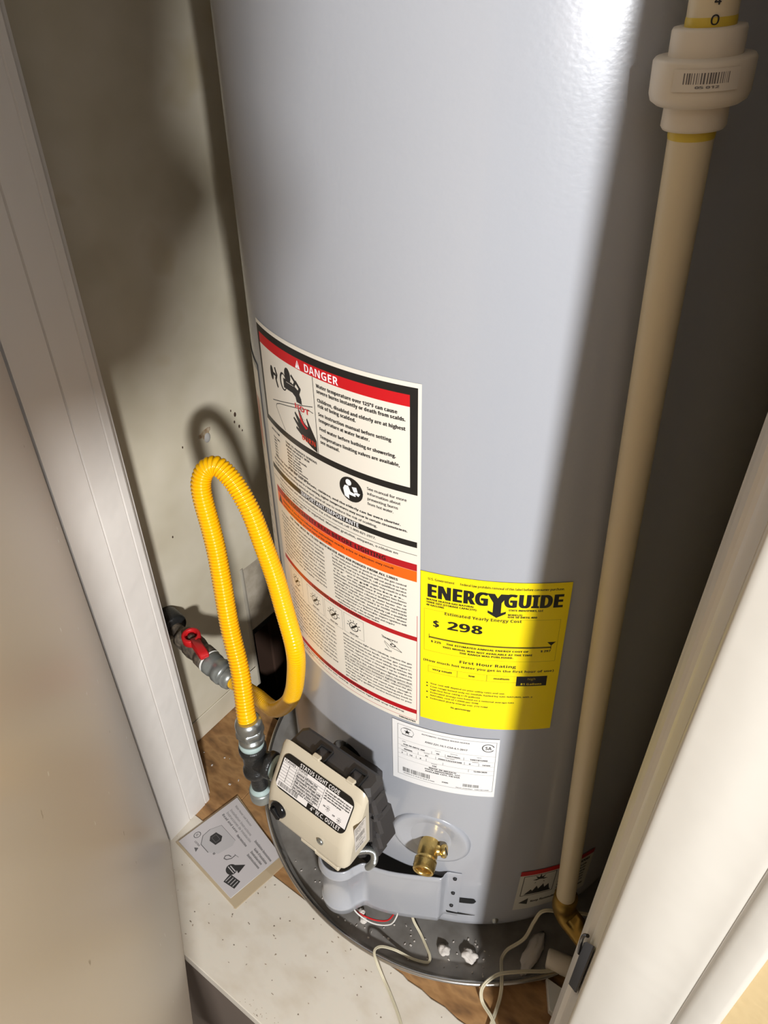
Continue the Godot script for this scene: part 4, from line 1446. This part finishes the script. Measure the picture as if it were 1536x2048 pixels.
func build_control(t: Node3D) -> void:
	var c := Node3D.new()
	c.name = "gas_control"
	var O := Vector3(-0.3045, 0.0, -0.3240)
	c.position = O - TANK
	t.add_child(c)
	c.set_meta("label", "cream and black gas control box with a status light label")
	var X := Vector3(0.9992, 0, 0.040)
	var Z := Vector3(-0.040, 0, 0.9992)
	var xf := Transform3D(Basis(X, Vector3.UP, Z), O)
	var prof := [V(0.0, 0.3965), V(0.0035, 0.3940), V(0.008, 0.3860), V(0.030, 0.3540), V(0.0345, 0.3460), V(0.0375, 0.3360), V(0.0415, 0.3100), V(0.0405, 0.3040), V(0.0360, 0.3010), V(0.0, 0.3010)]
	# densify round the corners stays as drawn; ends are rounded in
	var hw := 0.0588
	var secs := [[-hw, 0.0110], [-hw + 0.0012, 0.0065], [-hw + 0.0040, 0.0028], [-hw + 0.0080, 0.0008], [-hw + 0.013, 0.0], [hw - 0.013, 0.0], [hw - 0.008, 0.0008], [hw - 0.004, 0.0028], [hw - 0.0012, 0.0065], [hw, 0.0110]]
	var cv := Geo.new()
	var rows := []
	for s in secs:
		var r := PackedVector3Array()
		for p in prof:
			var q: Vector2 = p
			var cc := V(0.004, 0.340)
			var dd: Vector2 = q - cc
			var nx: Vector2 = q - dd.normalized() * s[1]
			if p.x == 0.0:
				nx.x = 0.0
			r.append(xf * Vector3(s[0], nx.y, nx.x))
		rows.append(r)
	cv.begin()
	# soft across the ends, creased along the outline's main bends
	for i in prof.size():
		var strip := []
		var i2 := (i + 1) % prof.size()
		for r in rows:
			strip.append(PackedVector3Array([r[i], r[i2]]))
		if i in [1, 3, 4, 6, 7]:
			cv.k -= 1
		cv.grid(strip)
	cv.cap(rows[0], true)
	cv.cap(rows[rows.size() - 1], false)
	cv.closed()
	obj("cover", cv, M.cream, c, false, "cream plastic front cover")
	# label on the slope
	var a := V(0.0078, 0.3868)
	var b := V(0.0308, 0.3520)
	var up := (xf.basis * Vector3(0, a.y - b.y, a.x - b.x)).normalized()
	var nrm := X.cross(up)
	var lh := (a - b).length()
	var lw := 0.0985
	var lc := xf * Vector3(0.0005, (a.y + b.y) / 2, (a.x + b.x) / 2) + nrm * 0.0007
	obj("status_label", rounded(Transform3D(Basis(X, up, nrm), lc), lw, lh, 0.0085), printed(status_print(), 0.4), c, true, "white and black status light code label")
	var sl := Transform3D(Basis(-Z, Vector3.UP, X), xf * Vector3(hw + 0.0006, 0.3440, 0.0155))
	obj("side_sticker", rounded(sl, 0.019, 0.044, 0.001), printed(valve_side_print(), 0.5), c, true, "small grey sticker on the control's right side")
	# knob, screw hole, clips
	var kn := Geo.new()
	kn.lathe([V(0.0105, -0.003), V(0.0108, 0.001), V(0.0104, 0.003), V(0.0085, 0.0050), V(0.005, 0.0058), V(0.0, 0.0060)], axis_xf(xf * Vector3(-0.0375, 0.3260, 0.0385), (Z + Vector3(0, 0.20, 0)).normalized()), 28)
	kn.box(Vector3(0.0055, 0.017, 0.007), Transform3D(Basis(X, Vector3.UP, Z).rotated(Z, 0.7), xf * Vector3(-0.0375, 0.3260, 0.0445)), 0.002)
	obj("knob", kn, M.black_gloss, c, false, "glossy black temperature knob")
	var pl := Geo.new()
	pl.box(Vector3(0.006, 0.006, 0.010), Transform3D(xf.basis, xf * Vector3(-0.033, 0.299, 0.031)), 0.001)
	obj("latch", pl, M.black, c)
	var scw := Geo.new()
	scw.lathe([V(0.0042, 0.0), V(0.0042, 0.0016), V(0.003, 0.0022), V(0.0, 0.0022)], axis_xf(xf * Vector3(0.0235, 0.3265, 0.0392), Z), 16)
	obj("screw", scw, M.steel, c, false, "shiny cover screw")
	for q in [[0.004, 0.022, 0.0], [0.030, 0.034, -0.004]]:
		var cl := Geo.new()
		cl.box(Vector3(q[1], 0.006, 0.012), Transform3D(xf.basis, xf * Vector3(q[0], 0.2985 + q[2], 0.034)), 0.001)
		obj("clip", cl, M.cream, c)
	for q in [[-0.012, 0.3955], [0.035, 0.3955]]:
		var cl2 := Geo.new()
		cl2.box(Vector3(0.010, 0.004, 0.006), Transform3D(xf.basis, xf * Vector3(q[0], q[1] + 0.001, -0.0015)), 0.0008)
		obj("clip", cl2, M.cream, c)
	# black body behind the cover
	var bd := Geo.new()
	bd.box(Vector3(0.113, 0.096, 0.030), Transform3D(xf.basis, xf * Vector3(0.002, 0.3430, -0.015)), 0.005)
	bd.box(Vector3(0.060, 0.060, 0.040), Transform3D(xf.basis, xf * Vector3(0.0, 0.310, -0.045)), 0.004)
	obj("body", bd, M.grey_plastic, c, false, "dark grey valve body")
	for q in [[0.0585, 0.366, -0.014, 0.014, 0.020, 0.022], [0.0595, 0.330, -0.020, 0.018, 0.026, 0.026], [0.0595, 0.296, -0.022, 0.016, 0.024, 0.028], [0.0560, 0.272, -0.018, 0.012, 0.020, 0.020], [0.0610, 0.348, -0.010, 0.010, 0.010, 0.014]]:
		var lug := Geo.new()
		lug.box(Vector3(q[3], q[4], q[5]), Transform3D(xf.basis.rotated(Z, 0.25), xf * Vector3(q[0], q[1], q[2])), 0.003)
		obj("lug", lug, M.grey_plastic, c)
	for q in [-0.012, 0.035]:
		var hk := Geo.new()
		for s in [-1, 1]:
			hk.box(Vector3(0.0022, 0.0045, 0.016), Transform3D(xf.basis, xf * Vector3(q + 0.008 * s, 0.3920, -0.010)), 0.0006)
		hk.box(Vector3(0.018, 0.0045, 0.0025), Transform3D(xf.basis, xf * Vector3(q, 0.3920, -0.018)), 0.0006)
		obj("hook", hk, M.black, c, false, "black snap hook")
	var low := Geo.new()
	low.box(Vector3(0.060, 0.050, 0.040), Transform3D(xf.basis, xf * Vector3(0.018, 0.275, -0.020)), 0.005)
	obj("lower_body", low, M.black, c)
	# silvery flexible tube to the burner
	var path := spline(FLEX, 0.0005)
	var rr := PackedFloat32Array()
	for i in path.size():
		rr.append(0.0044 - 0.0011 * pow(0.5 + 0.5 * sin(TAU * i * 0.0005 / 0.0032), 2.0))
	var ft := Geo.new()
	ft.tube(path, rr, 14)
	obj("flexible_tube", ft, M.steel, c, false, "silver ribbed flexible tube")

func rounded(xf: Transform3D, w: float, h: float, r: float) -> Geo:
	var g := Geo.new()
	g.begin()
	g.k += 1
	var ring := []
	for c in [[1, 1, 0], [-1, 1, 90], [-1, -1, 180], [1, -1, 270]]:
		for i in 7:
			var a := deg_to_rad(c[2] + 15.0 * i)
			ring.append(V(c[0] * (w / 2 - r) + r * cos(a), c[1] * (h / 2 - r) + r * sin(a)))
	for i in ring.size():
		var p: Vector2 = ring[i]
		var q: Vector2 = ring[(i + 1) % ring.size()]
		g.tri(xf.origin, xf * Vector3(p.x, p.y, 0), xf * Vector3(q.x, q.y, 0), V(0.5, 0.5), V(0.5 + p.x / w, 0.5 - p.y / h), V(0.5 + q.x / w, 0.5 - q.y / h))
	g.away(xf.origin - xf.basis.z)
	return g

# ---------------------------------------------------------------- drain pan
func build_pan() -> void:
	var t := thing("drain_pan", "round shallow metal drain pan with a bright rolled rim under the water heater", "drain pan", TANK)
	var p := Geo.new()
	p.lathe([V(0.0, 0.0012), V(0.315, 0.0012), V(0.318, 0.002), V(0.3265, 0.0185), V(0.3282, 0.0185), V(0.3200, 0.0005), V(0.0, 0.0003)], Transform3D(Basis(), TANK), 128, false)
	obj("pan_body", p, M.pan, t)
	var r := Geo.new()
	var ring := []
	for i in 12:
		var a := TAU * i / 12
		ring.append(ring_path(TANK + Vector3(0, 0.0188 + 0.0028 * sin(a), 0), 0.3283 + 0.0034 * cos(a), 0.0, 357.5, 143))
	ring.append(ring[0])
	r.begin()
	r.grid(ring, true)
	r.closed()
	obj("rim", r, M.rim, t, false, "bright rolled metal rim")

# ---------------------------------------------------------------- yellow hose
func build_hose() -> void:
	var t := thing("gas_hose", "looped yellow ribbed gas hose between the shutoff valve and the control", "hose", Vector3(-0.412, 0.375, -0.318))
	var key := [Vector3(-0.413, 0.392, -0.3205), Vector3(-0.4165, 0.402, -0.323), Vector3(-0.435, 0.443, -0.340), Vector3(-0.458, 0.488, -0.355), Vector3(-0.485, 0.567, -0.377), Vector3(-0.501, 0.623, -0.3845), Vector3(-0.5045, 0.641, -0.3885), Vector3(-0.5015, 0.655, -0.3960), Vector3(-0.490, 0.6585, -0.4025), Vector3(-0.472, 0.645, -0.4045), Vector3(-0.451, 0.620, -0.402), Vector3(-0.434, 0.582, -0.399), Vector3(-0.421, 0.547, -0.397), Vector3(-0.407, 0.508, -0.392), Vector3(-0.3940, 0.474, -0.3868), Vector3(-0.3915, 0.448, -0.3858), Vector3(-0.3975, 0.415, -0.3885), Vector3(-0.4085, 0.375, -0.3925), Vector3(-0.426, 0.335, -0.396), Vector3(-0.456, 0.299, -0.399), Vector3(-0.496, 0.287, -0.408), Vector3(-0.527, 0.282, -0.411), Vector3(-0.549, 0.281, -0.412)]
	var cu := Curve3D.new()
	cu.bake_interval = 0.002
	for i in key.size():
		var dv: Vector3 = key[mini(i + 1, key.size() - 1)] - key[maxi(i - 1, 0)]
		var li := 0.0
		if i > 0 and i < key.size() - 1:
			li = minf((key[i] - key[i - 1]).length(), (key[i + 1] - key[i]).length())
		cu.add_point(key[i], -dv.normalized() * li / 3.0, dv.normalized() * li / 3.0)
	var total := cu.get_baked_length()
	var pitch := 0.0036
	var path := PackedVector3Array()
	var rad := PackedFloat32Array()
	for i in int(total / pitch):
		for q in [[0.0, 1.0], [0.09, 0.66], [0.24, 0.16], [0.5, 0.0], [0.76, 0.16], [0.91, 0.66]]:
			var s: float = (i + q[0]) * pitch
			var f := s / total
			var amp := 0.0021 if f < 0.42 else lerpf(0.0021, 0.00040, smoothstep(0.42, 0.68, f))
			path.append(cu.sample_baked(s, true))
			rad.append(0.0108 - amp * q[1])
	var h := Geo.new()
	h.tube(path, rad, 26)
	obj("hose", h, M.hose, t)
	# hex nut at the lower end
	var ax := axis_xf(Vector3(-0.4125, 0.392, -0.3205), Vector3(0.10, -1.0, 0.05))
	var nu := Geo.new()
	nu.lathe([V(0.0125, -0.002), V(0.0145, 0.0), V(0.0155, 0.004), V(0.0155, 0.010), V(0.0155, 0.010), V(0.0140, 0.012)], ax, 36)
	nu.lathe([V(0.0150, 0.0115), V(0.0165, 0.013), V(0.0165, 0.021), V(0.0150, 0.0225)], ax, 36, true, 6)
	obj("nut", nu, M.steel, t, false, "shiny steel flare nut")
	var ad := Geo.new()
	ad.lathe([V(0.0125, 0.022), V(0.0125, 0.025), V(0.0145, 0.026), V(0.0150, 0.031), V(0.0125, 0.034), V(0.0115, 0.040)], ax, 32)
	obj("adapter", ad, M.steel, t)
	# nut at the valve end
	var bx := axis_xf(Vector3(-0.546, 0.281, -0.412), Vector3(-1.0, 0.12, -0.06))
	var nb := Geo.new()
	nb.lathe([V(0.0125, 0.0), V(0.0150, 0.002), V(0.0165, 0.008), V(0.0160, 0.012), V(0.0160, 0.012), V(0.0145, 0.014), V(0.0170, 0.016), V(0.0178, 0.018), V(0.0178, 0.028), V(0.0162, 0.030), V(0.0160, 0.036), V(0.0170, 0.038), V(0.0172, 0.047)], bx, 32)
	obj("nut", nb, M.zinc, t, false, "dull grey nut at the valve")

func build_gas_pipe() -> void:
	var t := thing("gas_pipe", "black iron gas tee with capped drip leg hanging below the yellow hose's lower end", "pipe", Vector3(-0.402, 0.26, -0.312))
	var top := Vector3(-0.4085, 0.352, -0.3170)
	var ax := axis_xf(top, Vector3(0.045, -1.0, 0.02))
	var te := Geo.new()
	te.lathe([V(0.0100, -0.004), V(0.0150, -0.003), V(0.0160, 0.0), V(0.0160, 0.006), V(0.0145, 0.008), V(0.0135, 0.010), V(0.0135, 0.033), V(0.0150, 0.035), V(0.0160, 0.038), V(0.0160, 0.043), V(0.0140, 0.045), V(0.010, 0.045)], ax, 32)
	var mid := ax * Vector3(0, 0.021, 0)
	var out := Vector3(0.985, 0.0, -0.17).normalized()
	te.lathe([V(0.0125, 0.0), V(0.0130, 0.016), V(0.0155, 0.018), V(0.0160, 0.020), V(0.0160, 0.025), V(0.0145, 0.027), V(0.0105, 0.027)], axis_xf(mid, out), 28)
	obj("tee", te, M.iron, t, false, "black iron tee")
	var p1 := Geo.new()
	p1.lathe([V(0.0118, -0.011), V(0.0142, -0.010), V(0.0146, -0.006), V(0.0140, -0.003), V(0.0120, -0.002)], ax, 28)
	obj("sealant", p1, M.paste, t, false, "pale blue-grey pipe sealant")
	var p2 := Geo.new()
	p2.lathe([V(0.0106, 0.026), V(0.0135, 0.027), V(0.0140, 0.0305), V(0.0118, 0.032)], axis_xf(mid, out), 28)
	obj("sealant", p2, M.paste, t, false, "pale blue-grey pipe sealant")
	var br := Geo.new()
	br.lathe([V(0.0100, 0.025), V(0.0100, 0.062)], axis_xf(mid, out), 24)
	obj("nipple", br, M.iron, t)
	var lo := Geo.new()
	lo.lathe([V(0.0100, 0.043), V(0.0100, 0.083)], ax, 24)
	obj("nipple", lo, M.iron, t)
	var p3 := Geo.new()
	p3.lathe([V(0.0100, 0.072), V(0.0128, 0.074), V(0.0134, 0.077), V(0.0120, 0.0795)], ax, 28)
	obj("sealant", p3, M.paste, t, false, "pale blue-grey pipe sealant")
	var cp := Geo.new()
	cp.lathe([V(0.0118, 0.078), V(0.0142, 0.0785), V(0.0145, 0.083), V(0.0142, 0.093), V(0.0120, 0.097), V(0.0, 0.0985)], ax, 28)
	obj("pipe_cap", cp, M.zinc, t, false, "grey pipe cap")

func build_shutoff() -> void:
	var t := thing("shutoff_valve", "grimy gas shutoff valve with a red lever on the left wall", "valve", Vector3(-0.703, 0.300, -0.430))
	var a := Vector3(-0.706, 0.300, -0.430)
	var dir := (Vector3(-0.580, 0.285, -0.414) - a).normalized()
	var ax := axis_xf(a, dir)
	var cpl := Geo.new()
	cpl.lathe([V(0.0135, 0.0), V(0.0205, 0.001), V(0.0215, 0.005), V(0.0215, 0.026), V(0.0195, 0.030), V(0.0120, 0.031)], ax, 32)
	obj("coupling", cpl, M.iron, t, false, "black iron coupling at the wall")
	var nip := Geo.new()
	nip.lathe([V(0.0105, 0.025), V(0.0105, 0.052)], ax, 24)
	obj("nipple", nip, M.rust, t)
	var bd := Geo.new()
	bd.lathe([V(0.0110, 0.048), V(0.0165, 0.049), V(0.0170, 0.052), V(0.0170, 0.062), V(0.0150, 0.064), V(0.0175, 0.070), V(0.0180, 0.080), V(0.0160, 0.090), V(0.0150, 0.094), V(0.0172, 0.096), V(0.0175, 0.108), V(0.0160, 0.110), V(0.011, 0.111)], ax, 28)
	obj("valve_body", bd, M.rust, t, false, "grimy brass valve body")
	var stm := Geo.new()
	stm.lathe([V(0.0075, 0.0), V(0.0075, 0.020), V(0.0050, 0.021), V(0.0050, 0.0255), V(0.0, 0.0258)], axis_xf(ax * Vector3(0, 0.076, 0), Vector3(0.1, 1, 0.1)), 18)
	obj("stem", stm, M.rust, t)
	# red lever: a hollow hub and a short wing
	var hub := ax * Vector3(0, 0.076, 0) + Vector3(0.002, 0.015, 0.002)
	var lv := Geo.new()
	lv.lathe([V(0.0125, 0.0), V(0.0135, 0.0015), V(0.0135, 0.0125), V(0.0125, 0.014), V(0.0095, 0.014), V(0.0085, 0.0130), V(0.0085, 0.004), V(0.0085, 0.004), V(0.0, 0.004)], axis_xf(hub, Vector3(0.1, 1, 0.1)), 28)
	var wd := Vector3(0.93, -0.05, 0.30).normalized()
	var wx := Transform3D(Basis(wd, Vector3.UP, wd.cross(Vector3.UP)).orthonormalized(), hub + wd * 0.0265 + Vector3(0, 0.006, 0))
	var wp := PackedVector2Array([V(-0.018, -0.006), V(0.012, -0.0065), V(0.0165, -0.004), V(0.0175, 0.0), V(0.0160, 0.0035), V(0.010, 0.0055), V(-0.018, 0.0075)])
	lv.prism(wp, 0.013, Transform3D(wx.basis, wx.origin - wx.basis.z * 0.0065), true, 0.0015)
	obj("lever", lv, M.red, t, false, "red plastic lever")
	var tp := Geo.new()
	tp.lathe([V(0.0120, 0.1105), V(0.0174, 0.1108), V(0.0176, 0.1120), V(0.0150, 0.1128)], ax, 28)
	obj("sealing_tape", tp, M.white, t, false, "white thread tape")

# ---------------------------------------------------------------- cream relief pipe
func build_relief_pipe() -> void:
	var t := thing("relief_pipe", "cream plastic discharge pipe with a union running down the right of the tank", "pipe", Vector3(-0.058, 0.15, -0.462))
	var K := 1.035
	var a := Vector3(-0.1034, 0.991, -0.4270)
	var b := Vector3(-0.0582, 0.1335, -0.4753)
	var up := (a - b).normalized()
	# slight bow through the middle, as it hangs
	var path := PackedVector3Array()
	for i in 41:
		var f := i / 40.0
		path.append(b.lerp(a, f) + Vector3(-0.004, 0, -0.007) * sin(PI * f))
	var top := path[40] + (path[40] - path[39]).normalized() * 0.012
	path.append(top)
	var p := Geo.new()
	p.tube(path, 0.0111 * K, 28)
	obj("pipe", p, M.cpvc, t)
	var u := (path[40] - path[36]).normalized()
	var c := path[40]
	var ax := axis_xf(c, u)
	ax.basis = ax.basis * K
	var cl := Geo.new()
	cl.lathe([V(0.0112, 0.000), V(0.0145, 0.0005), V(0.0155, 0.0020), V(0.0152, 0.0090), V(0.0152, 0.0125)], ax, 36)
	obj("collar", cl, M.pvc_white, t, false, "lower cream union collar")
	var nut := Geo.new()
	nut.lathe([V(0.0152, 0.0112), V(0.0195, 0.0116), V(0.0222, 0.0135), V(0.0232, 0.0165), V(0.0232, 0.0300), V(0.0222, 0.0314), V(0.0165, 0.0316)], ax, 56)
	obj("union_nut", nut, M.pvc_white, t, false, "large cream union nut with a barcode sticker")
	var st := Ink.new(160, 110, Color(0.86, 0.82, 0.76))
	st.bars(26, 18, 108, 54, Color(0.40, 0.37, 0.36), 31)
	st.text("05 012", 84, 88, 12, Color(0.45, 0.42, 0.40), true, 60, 1)
	var toward := (Vector3(0, 1.044, 0) - ax * Vector3(0, 0.024, 0)).normalized()
	var side := (toward - u * toward.dot(u)).normalized()
	var sg := Geo.new()
	sg.begin()
	var rows := []
	for i in 4:
		var r := PackedVector3Array()
		for j in 13:
			var d := side.rotated(u, deg_to_rad(lerpf(-30.0, 42.0, j / 12.0)))
			r.append(ax * Vector3(0, lerpf(0.0285, 0.0195, i / 3.0), 0) + d * 0.0241 * K)
		rows.append(r)
	sg.grid(rows)
	sg.away(ax.origin)
	obj("barcode_sticker", sg, printed(st.im, 0.5), t, true, "small barcode sticker")
	var cu := Geo.new()
	cu.lathe([V(0.0165, 0.0305), V(0.0167, 0.032), V(0.0166, 0.0415), V(0.0160, 0.0428), V(0.0116, 0.0428)], ax, 36)
	obj("collar", cu, M.pvc_white, t, false, "upper cream union collar")
	var pr := Geo.new()
	pr.lathe([V(0.01112, 0.042), V(0.01140, 0.0425), V(0.01142, 0.0450), V(0.0112, 0.0465)], ax, 28)
	obj("primer_band", pr, M.primer, t, false, "yellow primer stain on the upper pipe")
	var pu := Geo.new()
	pu.lathe([V(0.0111, 0.040), V(0.0111, 0.50)], ax, 28)
	obj("upper_pipe", pu, M.cpvc, t)
	var drip := Geo.new()
	drip.lathe([V(0.01118, -0.004), V(0.0114, -0.0025), V(0.0114, 0.0005), V(0.0112, 0.001)], ax, 28)
	obj("primer_ring", drip, M.primer, t, false, "yellow primer ring")
	var wd := Ink.new(60, 120, Color(0, 0, 0, 0))
	# lettering on the upper pipe
	for i in 2:
		var tm := TextMesh.new()
		tm.text = ["O", "4"][i]
		tm.font_size = 16
		tm.pixel_size = 0.00034
		tm.depth = 0.0004
		var ti := MeshInstance3D.new()
		ti.name = "lettering"
		ti.mesh = tm
		tm.material = M.black
		var s2 := side.rotated(u, 0.15)
		ti.transform = Transform3D(Basis(u.cross(s2), u, s2), ax * Vector3(0, 0.0458 + 0.0075 * i, 0) + s2 * 0.0114 * K - t.position)
		t.add_child(ti, true)
	# brass elbow at the foot, turning to the right
	var el := Geo.new()
	var foot := path[0]
	var rt := Vector3(0.92, -0.16, 0.30).normalized()
	var ep := PackedVector3Array()
	var er := PackedFloat32Array()
	for i in 10:
		var ang := deg_to_rad(9.0 * i)
		var cc := foot + rt * 0.016 - Vector3(0, 0.008, 0)
		ep.append(cc - rt * 0.016 * cos(ang) - Vector3.UP * 0.016 * sin(ang))
		er.append(0.0145)
	ep.insert(0, foot + Vector3(0, 0.012, 0))
	er.insert(0, 0.0145)
	ep.insert(0, foot + Vector3(0, 0.0135, 0))
	er.insert(0, 0.0120)
	ep.append(ep[ep.size() - 1] + rt * 0.014)
	er.append(0.0145)
	ep.append(ep[ep.size() - 1] + rt * 0.012)
	er.append(0.0150)
	el.tube(ep, er, 24)
	obj("elbow", el, M.old_brass, t, false, "tarnished brass elbow")
	var tail := Geo.new()
	tail.tube(PackedVector3Array([ep[ep.size() - 1], ep[ep.size() - 1] + rt * 0.10]), 0.0111, 20)
	obj("tail_pipe", tail, M.old_brass, t)

# ---------------------------------------------------------------- booklet in its bag
func build_booklet() -> void:
	var t := thing("instruction_booklet", "white instruction booklet in a clear bag lying on the threshold by the pan", "booklet", Vector3(-0.51, 0.0025, -0.325))
	var a := Vector3(-0.588, 0, -0.287)
	var b := Vector3(-0.566, 0, -0.391)
	var c := Vector3(-0.444, 0, -0.360)
	var d := Vector3(-0.462, 0, -0.272)
	var c2 := Vector3(-0.430, 0, -0.3560)
	var d2 := Vector3(-0.446, 0, -0.2655)
	var g := Geo.new()
	var lo := 0.0028
	var hi := 0.0048
	var P := [a, d, c, b]
	var rows := []
	for q in [[lo, 0.0], [hi - 0.0006, 0.0], [hi, 0.0006]]:
		var ring := PackedVector3Array()
		for p in P:
			var cen: Vector3 = (a + b + c + d) / 4.0
			ring.append(p + (cen - p).normalized() * q[1] + Vector3(0, q[0], 0))
		rows.append(ring)
	g.loft(rows, true)
	obj("pages", g, M.grey_side, t)
	var pr := Geo.new()
	pr.begin()
	var rr := []
	for i in 7:
		var r := PackedVector3Array()
		for j in 9:
			var s := j / 8.0
			var v := i / 6.0
			var p := b.lerp(c, s).lerp(a.lerp(d, s), v)
			r.append(p + Vector3(0, hi + 0.0003, 0))
		rr.append(r)
	pr.grid(rr)
	pr.away(Vector3(-0.5, -1, -0.3))
	obj("printed_cover", pr, printed(booklet_print(), 0.45), t, true, "printed cover with a grey device and text")
	# clear bag, longer than the booklet
	var bag := Geo.new()
	var B := [a + Vector3(-0.004, 0, 0.003), d2, c2, b + Vector3(-0.003, 0, -0.004)]
	var br := []
	for q in [[0.0022, 0.0], [0.0030, 0.0], [0.0034, 0.0010]]:
		var ring := PackedVector3Array()
		for p in B:
			ring.append(p + Vector3(0, q[0], 0) + (Vector3(-0.51, 0, -0.325) - p).normalized() * q[1])
		br.append(ring)
	bag.loft(br, true)
	obj("bag", bag, M.bag, t, false, "clear plastic bag")

# ---------------------------------------------------------------- cables
func twin(pts: Array, r: float) -> Geo:
	var path := spline(pts, 0.004)
	var g := Geo.new()
	for s in [-1.0, 1.0]:
		var q := PackedVector3Array()
		for i in path.size():
			var d := (path[mini(i + 1, path.size() - 1)] - path[maxi(i - 1, 0)]).normalized()
			var n := d.cross(Vector3.UP)
			n = n.normalized() if n.length() > 0.05 else Vector3.RIGHT
			q.append(path[i] + n * r * 0.72 * s)
		g.tube(q, r, 10)
	return g

func build_cables() -> void:
	var g := twin([Vector3(-0.236, 0.046, -0.398), Vector3(-0.228, 0.020, -0.392), Vector3(-0.210, 0.006, -0.386), Vector3(-0.188, 0.005, -0.372), Vector3(-0.185, 0.005, -0.363), Vector3(-0.204, 0.005, -0.355), Vector3(-0.228, 0.010, -0.349), Vector3(-0.243, 0.022, -0.338), Vector3(-0.247, 0.0265, -0.327), Vector3(-0.238, 0.023, -0.319), Vector3(-0.222, 0.008, -0.312), Vector3(-0.206, 0.005, -0.304), Vector3(-0.178, 0.005, -0.286), Vector3(-0.150, 0.005, -0.262)], 0.0011)
	tag(obj("cable", g, M.cable), "thin beige twin cable looping over the pan's front rim beneath the access cover", "cable")
	var h := twin([Vector3(0.06, 0.075, -0.505), Vector3(-0.008, 0.064, -0.520), Vector3(-0.034, 0.062, -0.512), Vector3(-0.060, 0.072, -0.491), Vector3(-0.080, 0.074, -0.478), Vector3(-0.086, 0.056, -0.467), Vector3(-0.090, 0.030, -0.452), Vector3(-0.104, 0.012, -0.435), Vector3(-0.105, 0.010, -0.420), Vector3(-0.091, 0.026, -0.390), Vector3(-0.086, 0.008, -0.377), Vector3(-0.083, 0.005, -0.352), Vector3(-0.080, 0.005, -0.330)], 0.0014)
	tag(obj("cable", h, M.cable), "beige twin cable hanging from the pipe's foot past the pan in shade", "cable")
	var k := twin([Vector3(0.05, 0.010, -0.470), Vector3(-0.022, 0.018, -0.467), Vector3(-0.046, 0.021, -0.440), Vector3(-0.072, 0.0275, -0.418), Vector3(-0.096, 0.0315, -0.3965), Vector3(-0.106, 0.0290, -0.381), Vector3(-0.109, 0.021, -0.370), Vector3(-0.103, 0.008, -0.363), Vector3(-0.086, 0.0075, -0.355), Vector3(-0.072, 0.006, -0.345)], 0.0014)
	tag(obj("cable", k, M.cable), "beige twin cable lying along the pan's right rim, crossing the hanging one", "cable")

func lump(c: Vector3, r: Vector3, seed_: int) -> Geo:
	var n := FastNoiseLite.new()
	n.seed = seed_
	n.frequency = 0.8
	n.fractal_octaves = 3
	var g := Geo.new()
	var rows := []
	for i in 13:
		var a := -PI / 2 + PI * i / 12
		var ring := PackedVector3Array()
		for j in 20:
			var b := TAU * j / 20
			var d := Vector3(cos(a) * cos(b), sin(a), cos(a) * sin(b))
			ring.append(c + d * r * (1.0 + 0.5 * n.get_noise_3dv(d * 1.3 + c * 9.0)))
		rows.append(ring)
	g.loft(rows, false, false)
	return g

func build_bits() -> void:
	var L := ["white plaster crumb beneath the access cover's bulge, left of its neighbour", "white plaster crumb below the bulge, nearest the pan's front", "white plaster crumb in the pan right of the thin cable", "largest white plaster crumb in the pan at the edge of the shadow", "long pale plaster streak in the shaded part of the pan"]
	var Q := [[Vector3(-0.296, 0.0058, -0.364), Vector3(0.0046, 0.0035, 0.0042)], [Vector3(-0.288, 0.0058, -0.357), Vector3(0.0055, 0.0036, 0.0046)], [Vector3(-0.175, 0.0065, -0.388), Vector3(0.0080, 0.0042, 0.0072)], [Vector3(-0.143, 0.0070, -0.402), Vector3(0.0105, 0.0050, 0.0085)], [Vector3(-0.075, 0.0060, -0.455), Vector3(0.0100, 0.0052, 0.030)]]
	for i in 5:
		tag(obj("plaster_crumb", lump(Q[i][0], Q[i][1], 90 + i), M.dust), L[i], "debris", "plaster crumbs in the pan")
	var fl := Geo.new()
	rng.seed = 23
	for i in 60:
		var an := deg_to_rad(rng.randf_range(-25, 38))
		var rr := rng.randf_range(0.268, 0.315)
		var p := TANK + Vector3(sin(an) * rr, 0.0022, cos(an) * rr)
		fl.box(Vector3(rng.randf_range(0.0008, 0.0032), 0.0010, rng.randf_range(0.0008, 0.0026)), Transform3D(Basis(Vector3.UP, rng.randf() * TAU), p), 0.0003)
	for i in 18:
		var p := Vector3(rng.randf_range(-0.68, -0.56), 0.0006, rng.randf_range(-0.54, -0.40))
		fl.box(Vector3(rng.randf_range(0.0008, 0.0045), 0.0010, rng.randf_range(0.0008, 0.0030)), Transform3D(Basis(Vector3.UP, rng.randf() * TAU), p), 0.0003)
	var fo := obj("plaster_dust", fl, M.dust)
	tag(fo, "fine white plaster dust flecks scattered in the pan and on the brown floor", "dust")
	fo.set_meta("kind", "stuff")
	var cap := thing("pipe_stub", "short white plastic pipe stub lying at the pan's right rim", "pipe", Vector3(-0.026, 0.02, -0.452))
	var g := Geo.new()
	g.lathe([V(0.0085, 0.0), V(0.0120, 0.001), V(0.0128, 0.004), V(0.0128, 0.045), V(0.011, 0.047), V(0.0, 0.047)], axis_xf(Vector3(-0.056, 0.0200, -0.452), Vector3(0.95, 0.05, -0.20)), 24)
	obj("stub", g, M.pvc_white, cap)
	var bd := Geo.new()
	var P := PackedVector2Array([V(-0.047, -0.434), V(-0.029, -0.402), V(0.060, -0.390), V(0.060, -0.434)])
	bd.prism(P, 0.012, Transform3D(Basis(Vector3(1, 0, 0), Vector3(0, 0, 1), Vector3(0, 1, 0)), Vector3(0, 0.0005, 0)), false, 0.001)
	tag(obj("wood_scrap", bd, M.white), "white painted wood scrap on the floor between the pan and the right jamb", "wood scrap")
